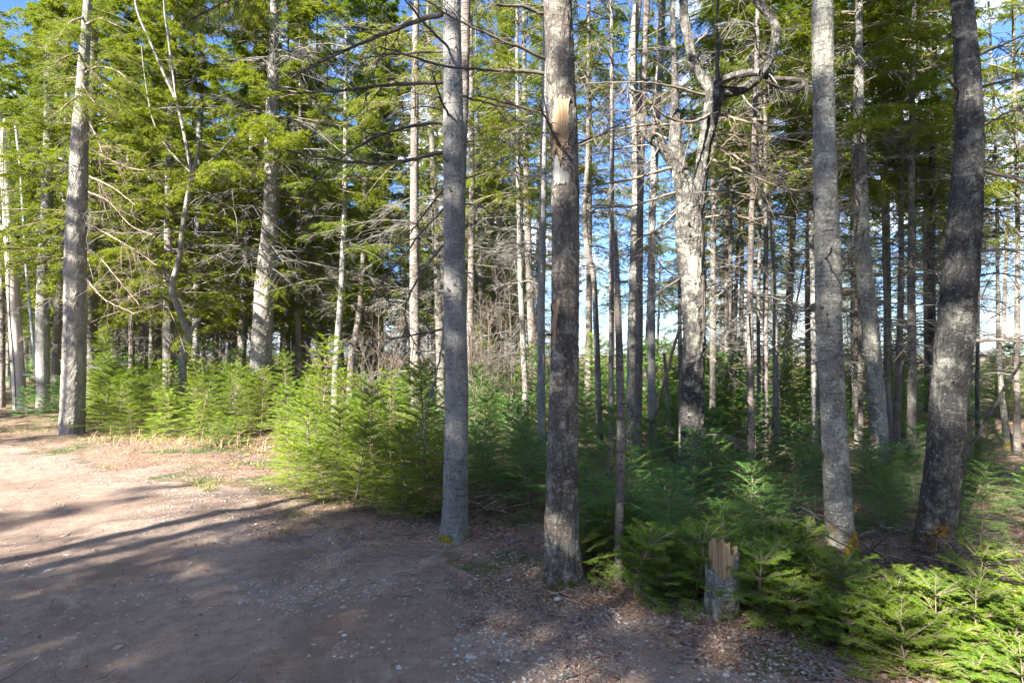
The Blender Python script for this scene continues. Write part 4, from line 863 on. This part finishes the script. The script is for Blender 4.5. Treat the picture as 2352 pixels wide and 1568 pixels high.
fill(sun_s, 8, [(560, 11.5), (640, 9.6), (680, 9.5), (690, 13), (600, 14)], .5, (.75, 1.0), "young fir behind the bare brown hollow between the two bright thickets", "young firs behind the brown hollow")
fill(sun_s, 26, [(680, 6.9), (800, 5.75), (900, 5.4), (985, 5.5), (1000, 7.5), (880, 9.), (680, 9.3)], .40, (.58, .90), "yellow-green young fir in the thicket left of the smooth grey fir trunk", "young firs left of the smooth grey fir", .11)
put_s(sun_s[2], *((W(742, 0, 8.2))[:2]), 1.06, "tallest yellow-green young fir, topping the thicket left of the smooth grey fir", "young firs left of the smooth grey fir")
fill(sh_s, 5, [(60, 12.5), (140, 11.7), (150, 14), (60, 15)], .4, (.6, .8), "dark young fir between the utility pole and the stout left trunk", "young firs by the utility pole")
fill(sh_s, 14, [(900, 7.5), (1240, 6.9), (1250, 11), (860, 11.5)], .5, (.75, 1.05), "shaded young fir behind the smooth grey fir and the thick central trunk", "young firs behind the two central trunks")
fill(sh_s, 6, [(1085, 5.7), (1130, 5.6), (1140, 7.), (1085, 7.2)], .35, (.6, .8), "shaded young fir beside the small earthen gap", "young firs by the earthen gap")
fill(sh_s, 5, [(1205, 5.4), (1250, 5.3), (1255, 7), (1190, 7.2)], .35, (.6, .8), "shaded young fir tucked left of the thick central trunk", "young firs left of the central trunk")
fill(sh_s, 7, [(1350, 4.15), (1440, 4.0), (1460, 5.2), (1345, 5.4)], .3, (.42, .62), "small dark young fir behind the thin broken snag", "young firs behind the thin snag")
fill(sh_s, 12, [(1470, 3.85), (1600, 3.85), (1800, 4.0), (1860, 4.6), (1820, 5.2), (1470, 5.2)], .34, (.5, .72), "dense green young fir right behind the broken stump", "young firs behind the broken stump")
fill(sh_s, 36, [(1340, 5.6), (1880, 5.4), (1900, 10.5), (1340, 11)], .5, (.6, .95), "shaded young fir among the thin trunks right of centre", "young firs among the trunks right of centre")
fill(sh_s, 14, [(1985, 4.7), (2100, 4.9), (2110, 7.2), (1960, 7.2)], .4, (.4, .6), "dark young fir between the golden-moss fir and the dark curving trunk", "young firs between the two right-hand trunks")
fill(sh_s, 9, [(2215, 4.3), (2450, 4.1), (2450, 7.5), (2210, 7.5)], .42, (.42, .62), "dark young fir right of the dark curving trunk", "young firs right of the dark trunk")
fill(low_s, 58, [(1730, 3.35), (1890, 3.15), (2080, 2.72), (2420, 2.45), (2420, 3.15), (2130, 3.4), (1990, 3.3), (1880, 3.35), (1850, 4.0), (1740, 3.8)], .13, (.55, .95), "ankle-high light green fir seedling at the lower right corner", "fir seedlings at the lower right", .09, .36)
fill(low_s, 6, [(1480, 3.55), (1600, 3.62), (1600, 3.8), (1430, 3.75)], .14, (.7, 1.1), "low fir seedling at the foot of the dense firs left of the stump", "fir seedlings left of the stump", .15, .15)
fill(low_s, 5, [(1335, 3.95), (1400, 3.95), (1400, 4.3), (1335, 4.3)], .15, (.8, 1.1), "pale fir seedling between the central trunk and the thin snag", "fir seedlings right of the central trunk", .15, .15)
put_s(low_s[2], *((W(475, 0, 9.3))[:2]), .8, "small light green fir standing alone in front of the left thicket", "young firs in the left thicket")
def undergrowth(n):
    """the far thicket of young firs, too many and too far to tell apart"""
    rg = np.random.default_rng(91); NV = []; SV = []
    for q_ in range(5):
        H = 1.0; nb = 44; u = rg.random(nb); a = rg.uniform(0, 2 * PI, nb); Ln = (.10 + .42 * (1 - u) ** .8) * rg.uniform(.7, 1.2, nb)
        st = np.stack([u * 0, u * 0, .05 + .93 * u], 1); D = np.stack([np.cos(a), np.sin(a), rg.uniform(.1, .5, nb)], 1); t = np.linspace(0, 1, 5)[None, :, None]
        M = st[:, None] + Ln[:, None, None] * (D[:, None] * t + np.array([0, 0, -.2]) * t ** 2)
        T = grow(M, 8, .35, .6, rg, 3, .1, .95, (.6, 1.), .8, -.05, .08, taper=.7); T = T[:, :1] + (T - T[:, :1]) * np.repeat(Ln, 8)[:, None, None]
        NV.append(np.concatenate([needles(T, 9, .035, .011, rg, .6)[0], needles(M, 18, .035, .011, rg, .6)[0]])); SV.append(tubes(np.array([[[0, 0, -.1], [.01, 0, .5], [0, 0, 1.]]]), np.array([[.014, .009, .003]]), 4))
    A, B, Bq, off = [], [], [], 0
    while len(A) < n:
        d = rg.uniform(9.5, 36); x = rg.uniform(-.95, .95) * d
        if road_in(x, d) > -2 or (d < 16 and CX + x / d * F < 800): continue
        q_ = int(rg.integers(5)); sc = rg.uniform(.9, 1.9); r = rg.uniform(0, 6.3); c, s_ = math.cos(r), math.sin(r); Rm = np.array([[c, -s_, 0], [s_, c, 0], [0, 0, 1]]) * sc
        o = np.array([x, d, g1(x, d)]); A.append(NV[q_] @ Rm.T + o); v, qd = SV[q_]; B.append(v @ Rm.T + o); Bq.append(qd + off); off += len(v)
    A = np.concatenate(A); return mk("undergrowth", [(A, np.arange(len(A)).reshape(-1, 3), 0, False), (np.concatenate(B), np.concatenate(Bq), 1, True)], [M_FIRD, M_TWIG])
tag(undergrowth(230), "far thicket of young firs covering the floor between the distant trunks", "undergrowth", kind="stuff")
fill(sun_s + sh_s, 26, [(1080, 10), (2400, 9.5), (2420, 16), (1080, 18)], .9, (.9, 1.5), "young fir back under the stand right of centre", "young firs back under the stand")

# ---------------------------------------------------------------- litter, gravel, grass, brush
def perisland(name, cols, rough=.9, trans=0):
    s = N(name); gn = s.n("ShaderNodeNewGeometry"); r = s.n("ShaderNodeValToRGB"); e = r.color_ramp.elements
    while len(e) < len(cols): e.new(.5)
    for i, c in enumerate(cols): e[i].position = i / (len(cols) - 1); e[i].color = (*c, 1)
    s.l(gn.outputs['Random Per Island'], r.inputs[0]); return s.surf(r.outputs[0], rough)
def scatter(n, fn, xr_=(-13, 8), yr_=(1.6, 15)):
    out = []
    while sum(map(len, out)) < n:
        y = yr_[0] + (yr_[1] - yr_[0]) * rng.random(40000) ** 1.7; x = rng.uniform(-1, 1, 40000) * y * .97
        k = rng.random(40000) < fn(x, y); out.append(np.stack([x[k], y[k]], 1))
    return np.concatenate(out)[:n]
def litter_density(x, y):
    q = road_in(x, y) + (fbm(x * 1.3, y * 1.3, 21) - .47) * 1.5
    return np.where(q > .15, .035 * np.exp(-(q - .15) / 1.2), np.where(q > -2.2, .08 + 3.6 * (fbm(x * 2.6, y * 2.6, 50) - .38), .3)).clip(0, 1)
p = scatter(80000, litter_density); n = len(p); z = topz(p[:, 0], p[:, 1])
sz = (.005 + .017 * rng.random(n) ** 2.2) * np.interp(road_in(p[:, 0], p[:, 1]), [-1.6, -.4], [1.1, .6]); an = rng.uniform(0, 2 * PI, n); cu = rng.uniform(-.2, .8, n)
tpl = np.array([[-1, 0, 0], [-.25, .55, 1], [.5, .45, 1], [1, 0, 0], [.5, -.45, 1], [-.25, -.55, 1]], float)
lx = tpl[None, :, 0] * sz[:, None] * 1.2; ly = tpl[None, :, 1] * sz[:, None] * rng.uniform(.7, 1.3, (n, 1)); lz = tpl[None, :, 2] * (sz * cu * .5)[:, None] + rng.normal(0, .12, (n, 6)) * sz[:, None]
ca, sa = np.cos(an)[:, None], np.sin(an)[:, None]; tx, ty = rng.normal(0, .28, (n, 1)), rng.normal(0, .28, (n, 1))
LX = lx * ca - ly * sa; LY = lx * sa + ly * ca
V = np.stack([p[:, 0:1] + LX, p[:, 1:2] + LY, z[:, None] + .008 + lz + LX * tx + LY * ty], -1).reshape(-1, 3)
b0 = np.arange(n)[:, None] * 6
Q = np.concatenate([b0 + np.array([[0, 1, 2, 3]]), b0 + np.array([[0, 3, 4, 5]])])
M_LEAF = perisland("fallen_leaves", [(.16, .07, .045), (.22, .13, .10), (.26, .185, .155), (.17, .085, .06), (.31, .235, .19), (.20, .105, .075), (.11, .065, .055)])
tag(mk("leaf_litter", [(V, Q, 0, False)], [M_LEAF]), "brown dead leaves strewn along the road edge and forest floor", "leaf litter", kind="stuff")
# gravel
def stones(p, s0, s1, flat, nm, mat, label, pw=2.5):
    n = len(p); ph = np.array([[0, 0, 1.]] + [[math.cos(i * PI / 3), math.sin(i * PI / 3), .35] for i in range(6)] + [[math.cos(i * PI / 3 + .5) * .9, math.sin(i * PI / 3 + .5) * .9, -.5] for i in range(6)])
    sc = s0 + (s1 - s0) * rng.random(n) ** pw; an = rng.uniform(0, 2 * PI, n)
    v = ph[None] * (1 + rng.normal(0, .14, (n, 13, 1))) * (sc[:, None, None] * np.stack([rng.uniform(.7, 1.3, n), rng.uniform(.6, 1., n), rng.uniform(.3, .6, n) * flat], -1)[:, None])
    c, s = np.cos(an)[:, None], np.sin(an)[:, None]
    V = np.stack([p[:, 0:1] + v[..., 0] * c - v[..., 1] * s, p[:, 1:2] + v[..., 0] * s + v[..., 1] * c, topz(p[:, 0], p[:, 1])[:, None] + v[..., 2] + sc[:, None] * .08], -1).reshape(-1, 3)
    f = [[0, 1 + i, 1 + (i + 1) % 6] for i in range(6)] + [[1 + i, 7 + i, 1 + (i + 1) % 6] for i in range(6)] + [[1 + (i + 1) % 6, 7 + i, 7 + (i + 1) % 6] for i in range(6)]
    Fc = (np.arange(n)[:, None, None] * 13 + np.array(f)[None]).reshape(-1, 3)
    return tag(mk(nm, [(V, Fc, 0, False)], [mat]), label, "gravel", kind="stuff")
M_ST = perisland("road_stones", [(.24, .22, .22), (.34, .31, .29), (.20, .15, .13), (.44, .42, .40), (.27, .26, .27), (.30, .23, .19), (.40, .38, .37)])
def gd(x, y):
    q = road_in(x, y) + (fbm(x * 1.3, y * 1.3, 21) - .47) * 1.5
    return np.where(q > .8, .07, np.where(q > -1., .42, .08)) * ((fbm(x * 2.1, y * 2.1, 61) - .36) * 5).clip(.06, 1)
stones(scatter(34000, gd, yr_=(1.6, 10)), .0022, .013, 1., "gravel", M_ST, "small pale and bluish stones scattered on the dirt road and its verge", 3)
stones(scatter(240, lambda x, y: np.where(road_in(x, y) > .0, .2, .3), yr_=(2., 7)), .010, .030, .9, "pebbles", M_ST, "larger grey pebbles half sunk in the dirt road", 2)
# twigs on the floor
def td(x, y): return np.where(road_in(x, y) > .3, .02, .4)
p = scatter(2600, td); n = len(p); an = rng.uniform(0, 2 * PI, n); Ln = rng.uniform(.06, .32, n); s = np.linspace(-.5, .5, 5)
Px = p[:, 0:1] + np.cos(an)[:, None] * s * Ln[:, None] + rng.normal(0, .006, (n, 5)); Py = p[:, 1:2] + np.sin(an)[:, None] * s * Ln[:, None] + rng.normal(0, .006, (n, 5))
Pz = topz(Px, Py) + .012 + np.abs(rng.normal(0, .01, (n, 5)))
tw = np.stack([Px, Py, Pz], -1)
tag(mk("twig_litter", [(*tubes(tw, np.broadcast_to(np.array([.0022, .003, .003, .0025, .0012]), (n, 5)), 4), 0, True)], [M_DEAD]), "thin dead twigs lying on the verge and forest floor", "twigs", kind="stuff")
# sparse grass
def blades(p, hmin, hmax, per, spread, lean):
    n = len(p) * per; q = np.repeat(p, per, 0) + rng.normal(0, spread, (n, 2)); z = topz(q[:, 0], q[:, 1]); h = rng.uniform(hmin, hmax, n); a = rng.uniform(0, 2 * PI, n); l = rng.uniform(.2, 1, n) * lean
    d_ = np.stack([np.cos(a), np.sin(a)], 1); s = np.array([0, .4, .75, 1.])
    P = np.concatenate([q[:, None] + d_[:, None] * (h * l)[:, None, None] * (s ** 1.8)[None, :, None], (z[:, None] + h[:, None] * s * (1 - .35 * l[:, None] * s))[..., None]], -1)
    wv = np.stack([-d_[:, 1], d_[:, 0], np.zeros(n)], 1)[:, None] * np.array([.0022, .002, .0014, .0003])[None, :, None]
    V = np.stack([P - wv, P + wv], 2).reshape(-1, 3); b = np.arange(n)[:, None] * 8
    return V, np.concatenate([b + np.array([[k * 2, k * 2 + 1, k * 2 + 3, k * 2 + 2]]) for k in range(3)])
M_GR = perisland("grass_blades", [(.20, .22, .05), (.36, .30, .14), (.13, .19, .04), (.42, .36, .20)])
gp = scatter(300, lambda x, y: np.where((road_in(x, y) < .3) & (road_in(x, y) > -1.6) & (x < -1.2), (fbm(x * 1.1, y * 1.1, 71) - .42).clip(0, 1) * 4, 0.), yr_=(2.4, 11))
tag(mk("grass", [(*blades(gp, .02, .07, 14, .035, .9), 0, False)], [M_GR]), "sparse short grass on the sunlit verge", "grass", kind="stuff")
# dry stalks in front of the left thicket
q0 = np.stack([rng.uniform(-7.2, -4.0, 80), np.zeros(80)], 1); q0[:, 1] = 9.6 + (q0[:, 0] + 7.2) * -.12 + rng.normal(0, .22, 80)
tag(mk("dry_stalks", [(*blades(q0, .1, .36, 5, .09, 2.0), 0, False)], [simple("straw", (.34, .22, .12), (.55, .42, .27), 9)]), "tangle of pale dry stalks in front of the left thicket", "dry stalks", kind="stuff")
# brushwood pile at the foot of the dark trunk
def brush(cx, cy, sx, sy, n, Lm, h, seed, name, label, mat, cat="brushwood", stuff=True):
    rg = np.random.default_rng(seed); x = rg.normal(cx, sx, n); y = rg.normal(cy, sy, n); a = rg.uniform(0, PI, n); el_ = rg.normal(0, .28, n); L_ = rg.uniform(.25, 1, n) * Lm
    st = np.stack([x, y, gh(x, y) + rg.uniform(.01, h, n)], 1); D = np.stack([np.cos(a), np.sin(a), el_], 1); s = np.linspace(-.5, .5, 6)
    P = st[:, None] + L_[:, None, None] * (D[:, None] * s[None, :, None] + rg.normal(0, .12, (n, 1, 3)) * (s ** 2)[None, :, None])
    P[..., 2] = np.maximum(P[..., 2], gh(P[..., 0], P[..., 1]) + .004)
    c = grow(P, 4, .05, Lm * .4, rg, 4, .1, 1, (.4, 1.1), .2, 0, .15)
    return tag(mk(name, [(*tubes(P, np.broadcast_to(np.linspace(.006, .002, 6), (n, 6)), 5), 0, True), (*tubes(c, rad(len(c), 4, .0025, .001), 3), 0, True)], [mat]), label, cat, kind="stuff")
b = W(2230, 0, 3.85); brush(b[0], b[1], .42, .22, 110, .9, .16, 5, "brushwood", "heap of dead grey branches spilling right from the dark curving trunk's foot", M_DARKTW)
b = W(1118, 0, 5.6); brush(b[0], b[1], .16, .16, 60, .35, .22, 6, "brushwood", "small tangle of reddish dead twigs in the dark between the two central trunks", M_TWIG)
b = W(2060, 0, 7.8); brush(b[0], b[1], 1.3, .7, 70, 1.4, .25, 8, "brushwood", "scattered dead branches on the floor among the right-hand trunks", M_DEAD)
# bare shrubs, centre
def shrub(px, d, H, n, label, seed, mat):
    rg = np.random.default_rng(seed); b = W(px, 0, d); root = thing("bare_shrub", label, "shrub", (b[0], b[1], g1(b[0], b[1])), "bare twiggy shrubs behind the centre trunks")
    st = np.zeros((n, 6, 3)); a = rg.uniform(0, 2 * PI, n); s = np.linspace(0, 1, 6); q = rg.uniform(.05, .35, n); hh = H * rg.uniform(.6, 1.1, n)
    st[..., 0] = rg.normal(0, .35, (n, 1)) + np.cos(a)[:, None] * s * (q * hh)[:, None]; st[..., 1] = rg.normal(0, .35, (n, 1)) + np.sin(a)[:, None] * s * (q * hh)[:, None]; st[..., 2] = s * hh[:, None]
    st[..., :2] += rg.normal(0, .02, (n, 6, 2))
    mk("stem", [(*tubes(st, rad(n, 6, .011, .004), 5), 0, True)], [mat], root)["kind"] = "stuff"
    c = grow(st, 14, .3, .9, rg, 5, .2, 1, (.4, .9), 0, .1, .15); c2 = grow(c, 5, .1, .4, rg, 4, .1, 1, (.4, .9), 0, .05, .15)
    mk("branch_tangle", [(*tubes(c, rad(len(c), 5, .0045, .002), 3), 0, True), (*tubes(c2, rad(len(c2), 4, .003, .0015), 3), 0, True)], [mat], root)["kind"] = "stuff"
M_RED = simple("shrub_twigs", (.10, .08, .07), (.20, .165, .14), 6)
for i, (px, d, H, n, lab) in enumerate([(1105, 10, 2.9, 6, "reddish bare shrub right behind the smooth grey fir"), (1150, 10.8, 2.6, 6, "reddish bare shrub midway between the two nearest trunks"),
        (1180, 12, 3.1, 5, "taller bare shrub behind the white sunlit trunk at centre"), (1085, 12.5, 2.4, 5, "dim bare shrub far behind the smooth grey fir"),
        (890, 11, 2.2, 5, "bare shrub above the dark firs left of the smooth grey fir"), (960, 12, 2.6, 5, "grey bare shrub just left of the smooth grey fir's dangling branch"), (830, 11, 2.2, 5, "bare shrub beside the leaning trunks behind the thicket")]):
    shrub(px, d, H, n, lab, 300 + i, M_RED)
